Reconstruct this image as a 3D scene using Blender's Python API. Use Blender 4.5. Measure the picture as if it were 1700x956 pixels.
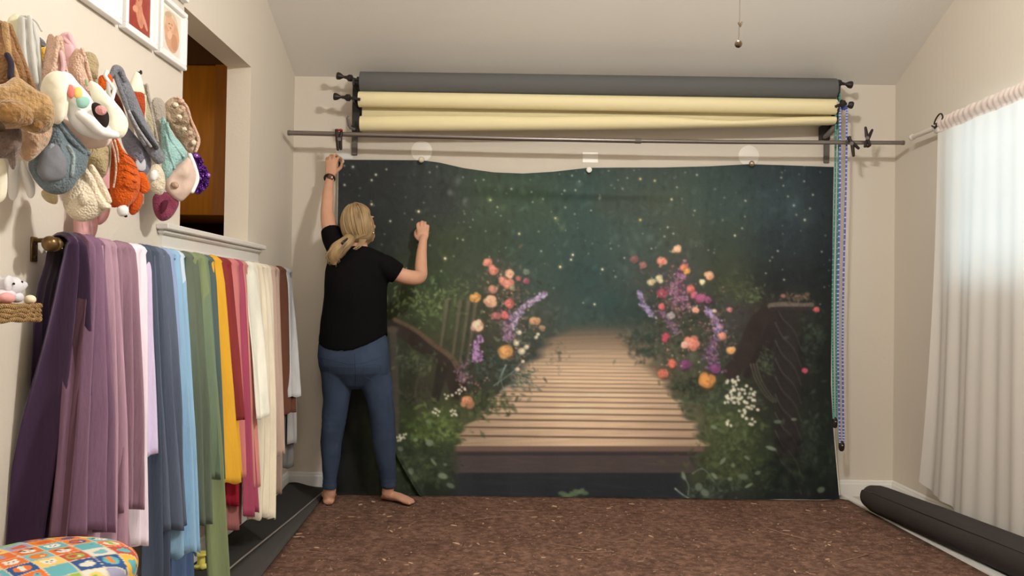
import bpy, math, random
import numpy as np
from mathutils import Vector, noise
sc = bpy.context.scene
for o in list(bpy.data.objects): bpy.data.objects.remove(o)
col = sc.collection
R = math.radians
PI = math.pi
# ---------------------------------------------------------------- camera, light, exposure
F = 1387.0; CH = 1.087
cd = bpy.data.cameras.new('camera'); cam = bpy.data.objects.new('camera', cd); col.objects.link(cam)
cd.sensor_width = 36.0; cd.lens = 36.0*F/1700.0; cd.clip_start = 0.05; cd.clip_end = 60
_p = R(1.0); _r = R(0.85)
_f = Vector((0, math.cos(_p), math.sin(_p))); _u = Vector((0, -math.sin(_p), math.cos(_p))); _x = Vector((1, 0, 0))
CX = _x*math.cos(_r) + _u*math.sin(_r); CU = -_x*math.sin(_r) + _u*math.cos(_r)
from mathutils import Matrix
cam.matrix_world = Matrix(((CX.x, CU.x, -_f.x, 0), (CX.y, CU.y, -_f.y, 0), (CX.z, CU.z, -_f.z, CH), (0, 0, 0, 1)))
sc.camera = cam
sc.view_settings.view_transform = 'Standard'; sc.view_settings.look = 'None'
sc.view_settings.gamma = 1; sc.view_settings.use_curve_mapping = False
sc.view_settings.exposure = 0.0
w = bpy.data.worlds.new('dusk_sky'); sc.world = w; w.use_nodes = True
w.node_tree.nodes['Background'].inputs[0].default_value = (0.66, 0.86, 0.95, 1)
w.node_tree.nodes['Background'].inputs[1].default_value = 3.4
FANX, FANY, FANZ = 0.50, 2.12, 2.50
def point(name, loc, W, colr, rad):
    l = bpy.data.lights.new(name, 'POINT'); l.energy = W; l.color = colr; l.shadow_soft_size = rad
    o = bpy.data.objects.new(name, l); o.location = loc; col.objects.link(o); return o
for k in range(3):
    a = k*2*PI/3 + .5
    point('bulb_light', (FANX+.07*math.cos(a), FANY+.07*math.sin(a), FANZ-.085), 37, (1, .965, .905), .035)
point('kitchen_fill', (-2.2, 3.0, 1.9), 15, (1, .80, .50), .1)  # added unseen lamp, brightens the cabinet behind the opening
point('camera_side_fill', (0.2, -1.2, 2.8), 60, (1, .96, .90), .25)  # added fill from the camera side, not a lamp of the place
# ---------------------------------------------------------------- pixel -> point on a real plane
def ray(px, py): return _f*F + CX*(px-850) + CU*(478-py)
ORG = Vector((0, 0, CH))
def atX(px, py, X): d = ray(px, py); return ORG + d*((X-ORG.x)/d.x)
def atY(px, py, Y): d = ray(px, py); return ORG + d*(Y/d.y)
def atZ(px, py, Z): d = ray(px, py); return ORG + d*((Z-ORG.z)/d.z)
def atP(px, py, P0, n): d = ray(px, py); return ORG + d*((P0-ORG).dot(n)/d.dot(n))
# ---------------------------------------------------------------- materials
def s2l(c): 
    c = c/255.0
    return c/12.92 if c <= .04045 else ((c+.055)/1.055)**2.4
def lin(c, k=1.0): return tuple(min(.93, s2l(v)/k) for v in c[:3])
_m = {}
def mat(name, c, rough=.75, metal=0, k=1.0, bump=0, bscale=60, var=0, vscale=8, spec=.3, trans=0, wave=None, sheen=0, emis=0, stretch=None):
    """procedural Principled material: colour variation and bump from noise / wave textures in object space"""
    key = (name, c, k)
    if key in _m: return _m[key]
    m = bpy.data.materials.new(name); m.use_nodes = True; nt = m.node_tree; b = nt.nodes['Principled BSDF']
    L = lin(c, k)
    b.inputs['Base Color'].default_value = (*L, 1); b.inputs['Roughness'].default_value = rough
    b.inputs['Metallic'].default_value = metal; b.inputs['Specular IOR Level'].default_value = spec
    if sheen: b.inputs['Sheen Weight'].default_value = sheen
    tc = nt.nodes.new('ShaderNodeTexCoord'); src = tc.outputs['Object']
    if stretch:
        mp = nt.nodes.new('ShaderNodeMapping'); mp.inputs['Scale'].default_value = stretch
        nt.links.new(src, mp.inputs[0]); src = mp.outputs[0]
    if var:
        n = nt.nodes.new('ShaderNodeTexNoise'); n.inputs['Scale'].default_value = vscale; n.inputs['Detail'].default_value = 4
        r = nt.nodes.new('ShaderNodeMapRange'); r.inputs[1].default_value = .3; r.inputs[2].default_value = .7
        r.inputs[3].default_value = 1-var; r.inputs[4].default_value = 1+var
        mx = nt.nodes.new('ShaderNodeVectorMath'); mx.operation = 'SCALE'; mx.inputs[0].default_value = L
        nt.links.new(src, n.inputs['Vector']); nt.links.new(n.outputs[0], r.inputs[0]); nt.links.new(r.outputs[0], mx.inputs['Scale'])
        nt.links.new(mx.outputs[0], b.inputs['Base Color'])
    if bump:
        bp = nt.nodes.new('ShaderNodeBump'); bp.inputs['Strength'].default_value = min(1, bump); bp.inputs['Distance'].default_value = .004*max(1, bump)
        if wave == 'knit':
            t = nt.nodes.new('ShaderNodeTexVoronoi'); t.inputs['Scale'].default_value = bscale; o = t.outputs['Distance']
        elif wave:
            t = nt.nodes.new('ShaderNodeTexWave'); t.inputs['Scale'].default_value = bscale; t.inputs['Distortion'].default_value = 1.5
            t.bands_direction = wave; o = t.outputs[1]
        else:
            t = nt.nodes.new('ShaderNodeTexNoise'); t.inputs['Scale'].default_value = bscale; t.inputs['Detail'].default_value = 3; o = t.outputs[0]
        nt.links.new(src, t.inputs['Vector']); nt.links.new(o, bp.inputs['Height']); nt.links.new(bp.outputs[0], b.inputs['Normal'])
    if emis:
        b.inputs['Emission Color'].default_value = (*L, 1); b.inputs['Emission Strength'].default_value = emis
    if trans:
        out = nt.nodes['Material Output']; mix = nt.nodes.new('ShaderNodeMixShader'); tr = nt.nodes.new('ShaderNodeBsdfTranslucent')
        tr.inputs[0].default_value = (*L, 1); mix.inputs[0].default_value = trans
        nt.links.new(b.outputs[0], mix.inputs[1]); nt.links.new(tr.outputs[0], mix.inputs[2]); nt.links.new(mix.outputs[0], out.inputs[0])
    _m[key] = m; return m
def attr_mat(name, rough=.7, bump=0, bscale=200, spec=.25):
    m = bpy.data.materials.new(name); m.use_nodes = True; nt = m.node_tree; b = nt.nodes['Principled BSDF']
    a = nt.nodes.new('ShaderNodeAttribute'); a.attribute_name = 'print'
    nt.links.new(a.outputs['Color'], b.inputs['Base Color'])
    b.inputs['Roughness'].default_value = rough; b.inputs['Specular IOR Level'].default_value = spec
    if bump:
        bp = nt.nodes.new('ShaderNodeBump'); bp.inputs['Strength'].default_value = bump; bp.inputs['Distance'].default_value = .002
        t = nt.nodes.new('ShaderNodeTexNoise'); t.inputs['Scale'].default_value = bscale
        tc = nt.nodes.new('ShaderNodeTexCoord'); nt.links.new(tc.outputs['Object'], t.inputs['Vector'])
        nt.links.new(t.outputs[0], bp.inputs['Height']); nt.links.new(bp.outputs[0], b.inputs['Normal'])
    return m
# ---------------------------------------------------------------- mesh tools
class MB:
    def __init__(s): s.v = []; s.f = []
    def add(s, vs, fs):
        k = len(s.v); s.v += [Vector(v) for v in vs]; s.f += [tuple(i+k for i in f) for f in fs]; return s
    def box(s, a, b, bev=0):
        x0, y0, z0 = [min(p, q) for p, q in zip(a, b)]; x1, y1, z1 = [max(p, q) for p, q in zip(a, b)]
        if bev <= 0:
            vs = [(x, y, z) for z in (z0, z1) for x, y in ((x0, y0), (x1, y0), (x1, y1), (x0, y1))]
            return s.add(vs, [(3, 2, 1, 0), (4, 5, 6, 7), (0, 1, 5, 4), (1, 2, 6, 5), (2, 3, 7, 6), (3, 0, 4, 7)])
        e = min(bev, (x1-x0)/2.01, (y1-y0)/2.01, (z1-z0)/2.01)
        prof = [(z0, e), (z0+e, 0), (z1-e, 0), (z1, e)]; vs = []; fs = []
        for z, i in prof:
            X0, X1, Y0, Y1 = x0+i, x1-i, y0+i, y1-i; c = e*.8
            vs += [(X0+c, Y0, z), (X1-c, Y0, z), (X1, Y0+c, z), (X1, Y1-c, z), (X1-c, Y1, z), (X0+c, Y1, z), (X0, Y1-c, z), (X0, Y0+c, z)] if c*2 < min(X1-X0, Y1-Y0) else \
                  [(X0, Y0, z)]*0 + [(X0+(X1-X0)*.3, Y0, z), (X0+(X1-X0)*.7, Y0, z), (X1, Y0+(Y1-Y0)*.3, z), (X1, Y0+(Y1-Y0)*.7, z), (X0+(X1-X0)*.7, Y1, z), (X0+(X1-X0)*.3, Y1, z), (X0, Y0+(Y1-Y0)*.7, z), (X0, Y0+(Y1-Y0)*.3, z)]
        for k in range(3):
            for j in range(8): fs.append((k*8+j, k*8+(j+1) % 8, (k+1)*8+(j+1) % 8, (k+1)*8+j))
        fs += [tuple(range(7, -1, -1)), tuple(range(24, 32))]
        return s.add(vs, fs)
    def loft(s, rings, cap=True, close=True):
        n = len(rings[0]); vs = [p for r in rings for p in r]; fs = []
        m = n if close else n-1
        for k in range(len(rings)-1):
            for j in range(m): fs.append((k*n+j, k*n+(j+1) % n, (k+1)*n+(j+1) % n, (k+1)*n+j))
        if cap and close: fs += [tuple(range(n-1, -1, -1)), tuple((len(rings)-1)*n+j for j in range(n))]
        return s.add(vs, fs)
    def tube(s, pts, rad, n=12, flat=None, cap=True, dome=False):
        """pts with a radius each; flat = (direction, factor) squashes the section along a direction"""
        pts = [Vector(p) for p in pts]
        rad = [rad]*len(pts) if isinstance(rad, (int, float)) else list(rad)
        if dome:
            d0 = (pts[0]-pts[1]).normalized(); d1 = (pts[-1]-pts[-2]).normalized(); p0, p1 = pts[0], pts[-1]; r0, r1 = rad[0], rad[-1]
            pts = [p0+d0*r0*.92, p0+d0*r0*.6] + pts + [p1+d1*r1*.6, p1+d1*r1*.92]
            rad = [r0*.35, r0*.8] + rad + [r1*.8, r1*.35]
        rings = []; t0 = (pts[1]-pts[0]).normalized()
        up = Vector((0, 0, 1)) if abs(t0.z) < .9 else Vector((1, 0, 0))
        a = t0.cross(up).normalized(); b = a.cross(t0).normalized()
        for i, p in enumerate(pts):
            t = (pts[min(i+1, len(pts)-1)]-pts[max(i-1, 0)]).normalized()
            a = (a - t*a.dot(t)).normalized(); b = t.cross(a)
            ring = []
            for j in range(n):
                q = (a*math.cos(2*PI*j/n) + b*math.sin(2*PI*j/n))*rad[i]
                if flat: q = q - flat[0]*q.dot(flat[0])*(1-flat[1])
                ring.append(p+q)
            rings.append(ring)
        return s.loft(rings, cap)
    def lathe(s, c, axis, prof, n=24):
        """prof: (distance along the axis, radius)"""
        c = Vector(c); t = Vector(axis).normalized(); up = Vector((0, 0, 1)) if abs(t.z) < .9 else Vector((1, 0, 0))
        a = t.cross(up).normalized(); b = t.cross(a)
        return s.loft([[c+t*h+(a*math.cos(2*PI*j/n)+b*math.sin(2*PI*j/n))*max(r, 1e-4) for j in range(n)] for h, r in prof])
    def ell(s, c, r, n=16, m=10, rot=None, fn=None):
        c = Vector(c); r = Vector((r, r, r)) if isinstance(r, (int, float)) else Vector(r); rings = []
        for k in range(m+1):
            th = PI*(k+.02)/(m+.04); ring = []
            for j in range(n):
                ph = 2*PI*j/n; d = Vector((math.sin(th)*math.cos(ph), math.sin(th)*math.sin(ph), -math.cos(th)))
                q = Vector((d.x*r.x, d.y*r.y, d.z*r.z))
                if fn: q = q*fn(d)
                if rot: q = rot @ q
                ring.append(c+q)
            rings.append(ring)
        return s.loft(rings)
    def grid(s, pts):
        n = len(pts[0]); fs = []
        for i in range(len(pts)-1):
            for j in range(n-1): fs.append((i*n+j, i*n+j+1, (i+1)*n+j+1, (i+1)*n+j))
        return s.add([p for r in pts for p in r], fs)
    def build(s, name, m, parent=None, smooth=True, org=None, mods=None, angle=None):
        me = bpy.data.meshes.new(name)
        if parent is not None: O = parent['_o'] if False else ORIG[parent.name]
        elif org is not None: O = Vector(org)
        else:
            xs = [v.x for v in s.v]; ys = [v.y for v in s.v]; zs = [v.z for v in s.v]
            O = Vector(((min(xs)+max(xs))/2, (min(ys)+max(ys))/2, min(zs)))
        me.from_pydata([v-O for v in s.v], [], s.f)
        ms = m if isinstance(m, (list, tuple)) else [m]
        for q in ms: me.materials.append(q)
        if smooth: me.polygons.foreach_set('use_smooth', [True]*len(me.polygons))
        me.update()
        o = bpy.data.objects.new(name, me); col.objects.link(o)
        if parent is not None: o.parent = parent; ORIG[o.name] = O
        else: o.location = O; ORIG[o.name] = O
        if smooth and angle is not False:
            try: me.set_sharp_from_angle(angle=R(angle or 50))
            except Exception: pass
        return o
ORIG = {}
def tag(o, label, cat, group=None, kind=None):
    o['label'] = label; o['category'] = cat
    if group: o['group'] = group
    if kind: o['kind'] = kind
    return o
def thing(name, label, cat, loc, group=None):
    o = bpy.data.objects.new(name, None); o.location = loc; col.objects.link(o); ORIG[o.name] = Vector(loc)
    return tag(o, label, cat, group)
def struct(mb, name, m, smooth=False):
    o = mb.build(name, m, smooth=smooth); o['kind'] = 'structure'; return o
def spline(pts, n, closed=False):
    """Catmull-Rom through 2-D/3-D points"""
    P = [np.array(p, float) for p in pts]; N = len(P); out = []
    seg = N if closed else N-1
    for i in range(n):
        t = i/(n if closed else n-1)*seg; k = min(int(t), seg-1); f = t-k
        g = (lambda q: P[q % N]) if closed else (lambda q: P[max(0, min(N-1, q))])
        a, b, c, d = g(k-1), g(k), g(k+1), g(k+2)
        out.append(.5*((2*b)+(-a+c)*f+(2*a-5*b+4*c-d)*f*f+(-a+3*b-3*c+d)*f**3))
    return out
def sm(t): t = max(0, min(1, t)); return t*t*(3-2*t)
def V3(a): return Vector((a[0], a[1], a[2]))
# ---------------------------------------------------------------- the room
XL, XR, YB, YF = -1.284, 2.219, 4.85, -2.6
ZB = 2.387; SL = .414
def zc(Y): return ZB + SL*(YB-Y) if Y > 1.1 else ZB + SL*(YB-1.1) - SL*(1.1-Y)
WALL = mat('warm_white_wall_paint', (222, 213, 200), .85, k=1.0, bump=.15, bscale=90, spec=.2)
CEIL = mat('flat_ceiling_paint', (228, 224, 217), .9, bump=.25, bscale=120, spec=.1)
TRIM = mat('white_trim_paint', (236, 234, 230), .45, spec=.4)
# back wall
struct(MB().box((XL-.12, YB, -.05), (XR+.12, YB+.1, ZB+.02)), 'wall_back', WALL)
# ceiling: two slopes
mb = MB()
for (ya, yb) in ((YB+.1, 1.1), (1.1, YF-.1)):
    za, zb_ = zc(ya), zc(yb)
    mb.add([(XL-.12, ya, za), (XR+.12, ya, za), (XR+.12, yb, zb_), (XL-.12, yb, zb_), (XL-.12, ya, za+.08), (XR+.12, ya, za+.08), (XR+.12, yb, zb_+.08), (XL-.12, yb, zb_+.08)],
           [(0, 1, 2, 3), (7, 6, 5, 4), (0, 4, 5, 1), (2, 6, 7, 3), (1, 5, 6, 2), (0, 3, 7, 4)])
struct(mb, 'ceiling', CEIL)
# side walls with their openings (gable-shaped top)
def side_wall(name, X0, X1, ya, yb, za, zb_):
    mb = MB()
    def blk(y0, y1, z0, z1=None):
        ys = sorted({y0, y1} | ({1.1} if y0 < 1.1 < y1 else set()))
        for a, b in zip(ys[:-1], ys[1:]):
            ta = z1 if z1 is not None else zc(a)+.02; tb = z1 if z1 is not None else zc(b)+.02
            mb.add([(X0, a, z0), (X1, a, z0), (X1, b, z0), (X0, b, z0), (X0, a, ta), (X1, a, ta), (X1, b, tb), (X0, b, tb)],
                   [(3, 2, 1, 0), (4, 5, 6, 7), (0, 1, 5, 4), (1, 2, 6, 5), (2, 3, 7, 6), (3, 0, 4, 7)])
    blk(YF, ya, -.05); blk(yb, YB, -.05); blk(ya, yb, -.05, za); blk(ya, yb, zb_)
    return struct(mb, name, WALL)
OY0, OY1, OZ0, OZ1 = 3.215, 4.045, 1.335, 2.213       # pass-through opening
WY0, WY1, WZ0, WZ1 = 2.35, 4.10, 1.22, 2.06            # window behind the curtain
side_wall('wall_left', XL-.117, XL, OY0, OY1, OZ0, OZ1)
side_wall('wall_right', XR, XR+.12, WY0, WY1, WZ0, WZ1)
struct(MB().box((XL-.12, YF-.1, -.05), (XR+.12, YF, zc(YF)+.1)), 'wall_front', WALL)
struct(MB().box((XL-.12, YF-.1, -.06), (XR+.12, YB+.1, 0)), 'floor', mat('pale_vinyl_floor', (205, 198, 188), .5, var=.05, vscale=3, bump=.1, bscale=30))
def baseboard(name, a, b, nrm):
    a, b, nrm = Vector(a), Vector(b), Vector(nrm)
    prof = [(0, 0), (.014, 0), (.014, .068), (.010, .078), (.010, .083), (.005, .090), (0, .092)]
    mb = MB().loft([[p+nrm*x+Vector((0, 0, z)) for x, z in prof] for p in (a, b)])
    return struct(mb, name, TRIM)
baseboard('baseboard_back', (XL, YB, 0), (XR, YB, 0), (0, -1, 0))
baseboard('baseboard_left', (XL, YF, 0), (XL, YB, 0), (1, 0, 0))
baseboard('baseboard_right', (XR, YF, 0), (XR, YB, 0), (-1, 0, 0))
# sill and apron of the pass-through
mb = MB().box((XL-.16, OY0, 1.335), (XL, OY1, 1.353)).box((XL, 3.00, 1.333), (XL+.045, 4.20, 1.355), .004)
mb.box((XL, 3.02, 1.270), (XL+.016, 4.17, 1.333)).box((XL, 3.02, 1.262), (XL+.022, 4.17, 1.272), .003).box((XL, 3.01, 1.316), (XL+.03, 4.185, 1.334), .006)
struct(mb, 'trim_1', TRIM)
# window in the right wall
mb = MB()
for (y0, y1, z0, z1) in ((WY0, WY1, WZ0, WZ0+.04), (WY0, WY1, WZ1-.04, WZ1), (WY0, WY0+.04, WZ0, WZ1), (WY1-.04, WY1, WZ0, WZ1), ((WY0+WY1)/2-.02, (WY0+WY1)/2+.02, WZ0, WZ1), (WY0, WY1, 1.62, 1.65)):
    mb.box((XR+.04, y0, z0), (XR+.09, y1, z1))
struct(mb, 'window_1', TRIM)
wf = struct(MB().box((XR-.0, WY0-.06, WZ0-.03), (XR-.03, WY1+.06, WZ0), .004), 'trim_2', TRIM)
gl = bpy.data.materials.new('window_glass'); gl.use_nodes = True
b = gl.node_tree.nodes['Principled BSDF']; b.inputs['Transmission Weight'].default_value = 1; b.inputs['Roughness'].default_value = 0; b.inputs['IOR'].default_value = 1.05
struct(MB().box((XR+.060, WY0+.03, WZ0+.03), (XR+.066, WY1-.03, WZ1-.03)), 'window_2', gl)
# the room seen through the opening
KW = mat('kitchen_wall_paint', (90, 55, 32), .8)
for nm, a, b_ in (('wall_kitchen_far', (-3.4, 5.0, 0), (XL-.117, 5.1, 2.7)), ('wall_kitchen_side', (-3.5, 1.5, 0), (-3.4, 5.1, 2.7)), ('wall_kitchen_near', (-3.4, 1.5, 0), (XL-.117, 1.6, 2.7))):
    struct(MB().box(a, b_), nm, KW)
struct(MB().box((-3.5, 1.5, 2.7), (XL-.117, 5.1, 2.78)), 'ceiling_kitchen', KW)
struct(MB().box((-3.5, 1.5, -.06), (XL-.12, 5.1, 0)), 'floor_kitchen', mat('kitchen_floor', (120, 90, 60), .6))
WOOD = mat('orange_oak_cabinet', (206, 136, 46), .5, var=.12, vscale=6, stretch=(8, 8, .6), bump=.1, bscale=20)
WOOD2 = mat('orange_oak_cabinet_trim', (168, 104, 32), .5, var=.12, vscale=6, stretch=(8, 8, .6))
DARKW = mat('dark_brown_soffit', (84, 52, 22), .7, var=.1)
pz = lambda y: atY(330, y, 4.45).z
kc = thing('kitchen_cabinet', 'orange oak kitchen cabinet seen through the wall opening', 'cabinet', (-1.9, 4.7, pz(357)))
MB().box((-2.6, 4.45, pz(357)), (XL-.125, 4.98, pz(108)), .004).build('body', WOOD, kc)
xs = atY(357, 230, 4.45).x
MB().box((xs, 4.435, pz(357)), (XL-.13, 4.45, pz(108))).build('face_frame', WOOD2, kc)
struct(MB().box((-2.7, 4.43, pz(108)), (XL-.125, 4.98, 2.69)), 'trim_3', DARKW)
kb = thing('kitchen_counter', 'dark counter below the orange cabinet, through the opening', 'counter', (-2.0, 4.5, 0))
MB().box((-2.7, 4.3, 0), (XL-.13, 4.99, .90)).build('base_cabinet', DARKW, kb)
MB().box((-2.72, 4.27, .90), (XL-.125, 4.99, .94), .006).build('worktop', mat('dark_red_worktop', (60, 22, 14), .3), kb)
struct(MB().box((-2.7, 4.95, .94), (XL-.13, 4.99, pz(357)+.02)), 'trim_4', mat('dark_red_backsplash', (62, 24, 15), .5))
# white strip of bare floor edge along the right
p0, p1 = atZ(1413, 829, .004), atZ(1657, 957, .004); dd = (p1-p0)/(p1.y-p0.y)
q = lambda Y, s: (p0.x+dd.x*(Y-p0.y)+s, Y, 0)
mb = MB(); mb.loft([[Vector(q(Y, s))+Vector((0, 0, z)) for s, z in ((-.030, 0), (.022, 0), (.020, .014), (-.028, .014))] for Y in (4.82, 1.2)])
struct(mb, 'trim_5', TRIM)
FX = p0.x-.012
# ---------------------------------------------------------------- ceiling fan with lights (its pull chain hangs into the picture)
fan = thing('ceiling_fan', 'white ceiling fan with a ball-ended metal pull chain hanging at top right', 'ceiling fan', (FANX, FANY, zc(FANY)))
WM = mat('white_enamel', (230, 228, 222), .35); NI = mat('brushed_nickel', (170, 160, 145), .25, metal=1)
zt = zc(FANY)
MB().lathe((FANX, FANY, zt+.02), (0, 0, -1), [(0, .02), (.02, .07), (.06, .06), (.08, .02)]).build('canopy', WM, fan)
MB().tube([(FANX, FANY, zt), (FANX, FANY, 2.86)], .013).build('downrod', WM, fan)
MB().lathe((FANX, FANY, 2.88), (0, 0, -1), [(0, .03), (.02, .09), (.09, .115), (.15, .10), (.19, .06), (.22, .05)]).build('motor', WM, fan)
for k in range(5):
    a = k*2*PI/5+.3; c, s_ = math.cos(a), math.sin(a); t = Vector((c, s_, 0)); n_ = Vector((-s_, c, 0)); rings = []
    for d, hw in ((.10, .02), (.2, .05), (.35, .065), (.6, .07), (.64, .05)):
        ctr = Vector((FANX, FANY, 2.80))+t*d
        rings.append([ctr-n_*hw+Vector((0, 0, -.008)), ctr+n_*hw+Vector((0, 0, .008)), ctr+n_*hw+Vector((0, 0, .014)), ctr-n_*hw+Vector((0, 0, -.002))])
    MB().loft(rings).build('blade', WM, fan, smooth=False)
sh = mat('frosted_glass_shade', (240, 235, 225), .4, trans=.4)
for k in range(3):
    a = k*2*PI/3+.5; c = Vector((FANX+.07*math.cos(a), FANY+.07*math.sin(a), FANZ)); ax = Vector((0, 0, -1))
    s_ = MB().lathe(c+Vector((0, 0, .14)), ax, [(0, .015), (.03, .03), (.09, .045), (.125, .05), (.125, .047), (.09, .042), (.03, .026), (.02, .01)]).build('lamp_shade', sh, fan)
    MB().ell(c+Vector((0, 0, -.005)), (.022, .022, .03)).build('bulb', mat('lit_bulb', (255, 240, 215), .5, emis=3), fan)
b0 = atY(1226, 73, FANY); cx_, cy_ = b0.x, b0.y
mb = MB().tube([(cx_+.004, cy_, 2.68), (cx_+.003, cy_, 2.3), (cx_+.002, cy_, b0.z+.06), (cx_, cy_, b0.z)], .0011, n=6)
pc = mb.build('pull_chain', mat('grey_metal_chain', (150, 142, 130), .4, metal=.5), fan)
MB().ell(b0, .0098).build('pull_ball', mat('bronze_ball', (120, 105, 88), .25, metal=.9), pc)
j0 = atY(1229, 40, FANY)
MB().lathe(j0+Vector((0, 0, .006)), (0, 0, -1), [(0, .002), (.001, .006), (.004, .0065), (.011, .003), (.014, .001)], 12).build('chain_joiner', NI, pc)
# ---------------------------------------------------------------- the printed garden backdrop: a picture painted brush by brush into a colour attribute
rs = np.random.RandomState(7)
BX0, BY0, BW, BH = 552, 255, 852, 590
gx = np.array([560, 650, 730, 810, 890, 970, 1050, 1130, 1210, 1290, 1395], float)
gy = np.array([262, 340, 400, 460, 520, 580, 640, 700, 760, 835], float)
G = [[(30,34,37),(32,37,38),(40,48,46),(44,60,50),(38,57,50),(37,56,52),(42,58,54),(41,57,54),(37,52,52),(32,45,50),(22,33,38)],
 [(28,32,34),(30,35,36),(38,45,44),(48,64,50),(46,65,52),(40,62,58),(48,60,54),(52,66,57),(43,60,58),(38,53,58),(25,35,40)],
 [(26,30,30),(30,36,33),(46,58,40),(44,58,45),(42,62,55),(40,62,59),(48,66,61),(52,62,54),(44,56,48),(30,41,46),(25,33,38)],
 [(20,24,24),(38,48,27),(48,62,42),(52,62,50),(46,64,58),(36,58,57),(46,62,60),(56,60,58),(48,56,42),(25,30,32),(21,27,30)],
 [(18,20,18),(36,42,24),(56,68,42),(52,56,42),(54,62,56),(42,62,60),(36,54,52),(38,48,44),(52,52,50),(38,34,30),(23,29,28)],
 [(16,18,17),(40,44,32),(54,58,38),(48,50,40),(48,52,50),(66,78,70),(96,80,66),(70,74,60),(42,46,42),(28,25,25),(22,28,26)],
 [(14,16,15),(38,42,30),(48,48,34),(46,50,40),(52,62,56),(120,100,76),(120,100,76),(64,66,50),(44,52,36),(32,30,29),(23,29,27)],
 [(12,14,14),(42,52,28),(62,78,36),(66,66,48),(110,96,72),(150,120,90),(150,120,90),(84,80,62),(54,64,38),(32,38,31),(25,31,28)],
 [(10,12,12),(32,42,26),(38,50,32),(44,40,38),(44,40,40),(44,40,40),(44,40,40),(54,58,44),(56,68,38),(32,42,30),(23,32,27)],
 [(12,14,12),(28,36,24),(24,32,25),(24,28,32),(24,28,33),(25,30,34),(24,28,32),(36,44,38),(32,40,34),(19,25,25),(15,20,21)]]
G = np.array(G, float)
yy, xx = np.mgrid[0:BH, 0:BW].astype(float); PX = xx+BX0; PY = yy+BY0
def bil(qx, qy):
    ix = np.clip(np.searchsorted(gx, qx)-1, 0, len(gx)-2); iy = np.clip(np.searchsorted(gy, qy)-1, 0, len(gy)-2)
    fx = np.clip((qx-gx[ix])/(gx[ix+1]-gx[ix]), 0, 1)[..., None]; fy = np.clip((qy-gy[iy])/(gy[iy+1]-gy[iy]), 0, 1)[..., None]
    fx = fx*fx*(3-2*fx); fy = fy*fy*(3-2*fy)
    return (G[iy, ix]*(1-fx)+G[iy, ix+1]*fx)*(1-fy)+(G[iy+1, ix]*(1-fx)+G[iy+1, ix+1]*fx)*fy
CV = bil(PX, PY)
def win(cx, cy, r):
    x0 = int(max(0, cx-BX0-r)); x1 = int(min(BW, cx-BX0+r+2)); y0 = int(max(0, cy-BY0-r)); y1 = int(min(BH, cy-BY0+r+2))
    return x0, x1, y0, y1
def dab(cx, cy, rx, ry, c, a=1.0, ang=0.0, soft=.4, kind='e'):
    x0, x1, y0, y1 = win(cx, cy, max(rx, ry)+1)
    if x1 <= x0 or y1 <= y0: return
    X = PX[y0:y1, x0:x1]-cx; Y = PY[y0:y1, x0:x1]-cy; ca, sa = math.cos(ang), math.sin(ang)
    u = (X*ca+Y*sa)/rx; v = (-X*sa+Y*ca)/ry
    d = np.sqrt(u*u+v*v) if kind == 'e' else np.maximum(np.abs(u), 0)+np.abs(v)*1.0
    m = (np.clip((1-d)/soft, 0, 1)*a)[..., None]
    CV[y0:y1, x0:x1] = CV[y0:y1, x0:x1]*(1-m)+np.array(c, float)*m
def jit(c, s): return np.clip(np.array(c, float)*(1+rs.uniform(-s, s))+rs.uniform(-s, s, 3)*22, 0, 255)
def stroke(pts, w0, w1, c, a=.8, soft=.5, j=.08):
    P = spline(pts, max(6, int(sum(math.dist(p, q) for p, q in zip(pts[:-1], pts[1:]))/2)))
    for i, p in enumerate(P):
        t = i/(len(P)-1); r = w0+(w1-w0)*t; dab(p[0], p[1], r, r, jit(c, j), a, 0, soft)
def leaves(cx, cy, rx, ry, n, s0, s1, cols, a=.6, ang=None, asp=.45):
    for _ in range(n):
        q = rs.normal(0, .45, 2); x, y = cx+q[0]*rx, cy+q[1]*ry; s = rs.uniform(s0, s1)
        th = rs.uniform(0, PI) if ang is None else rs.normal(ang, .5)
        dab(x, y, s, s*asp, jit(cols[rs.randint(len(cols))], .16), a*rs.uniform(.5, 1), th, .55, 'd' if rs.rand() < .6 else 'e')
# painterly foliage over everything
for _ in range(5200):
    x, y = rs.uniform(BX0, BX0+BW), rs.uniform(BY0, BY0+BH); s = rs.uniform(3, 13)
    c = bil(np.array([[x]]), np.array([[y]]))[0, 0]*rs.choice([.72, .85, 1.12, 1.28, 1.42], p=[.25, .25, .25, .17, .08])
    dab(x, y, s, s*rs.uniform(.3, .6), c, rs.uniform(.15, .5), rs.normal(PI/2, .9), .8)
# soft pale bokeh high up, darker trunks
for x, y, r, c, a in ((760,300,14,(80,92,88),.5),(748,320,9,(110,118,116),.5),(772,333,8,(105,112,110),.5),(812,330,8,(78,104,60),.6),(835,345,10,(70,92,60),.5),(868,318,10,(76,100,70),.5),
        (900,330,9,(70,92,62),.4),(925,365,8,(92,108,70),.5),(933,378,9,(90,104,72),.5),(962,305,9,(76,96,90),.5),(1078,395,12,(84,104,98),.4),(1050,420,10,(80,98,94),.4),
        (1315,345,26,(48,68,72),.5),(1340,365,22,(46,66,70),.4),(980,430,18,(38,66,64),.4),(975,470,30,(34,62,61),.4),(1010,500,28,(26,62,62),.5),(700,440,26,(34,44,34),.6),(745,425,18,(52,64,42),.5),
        (640,300,40,(30,32,36),.5),(610,420,40,(26,30,30),.6),(1365,420,30,(22,28,34),.6),(1270,430,40,(36,46,44),.4),(1000,340,30,(58,56,46),.35),(1090,330,36,(60,70,54),.4),(1150,340,26,(48,66,66),.4)):
    dab(x, y, r, r*.8, c, a, rs.uniform(0, 3), .9)
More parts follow.
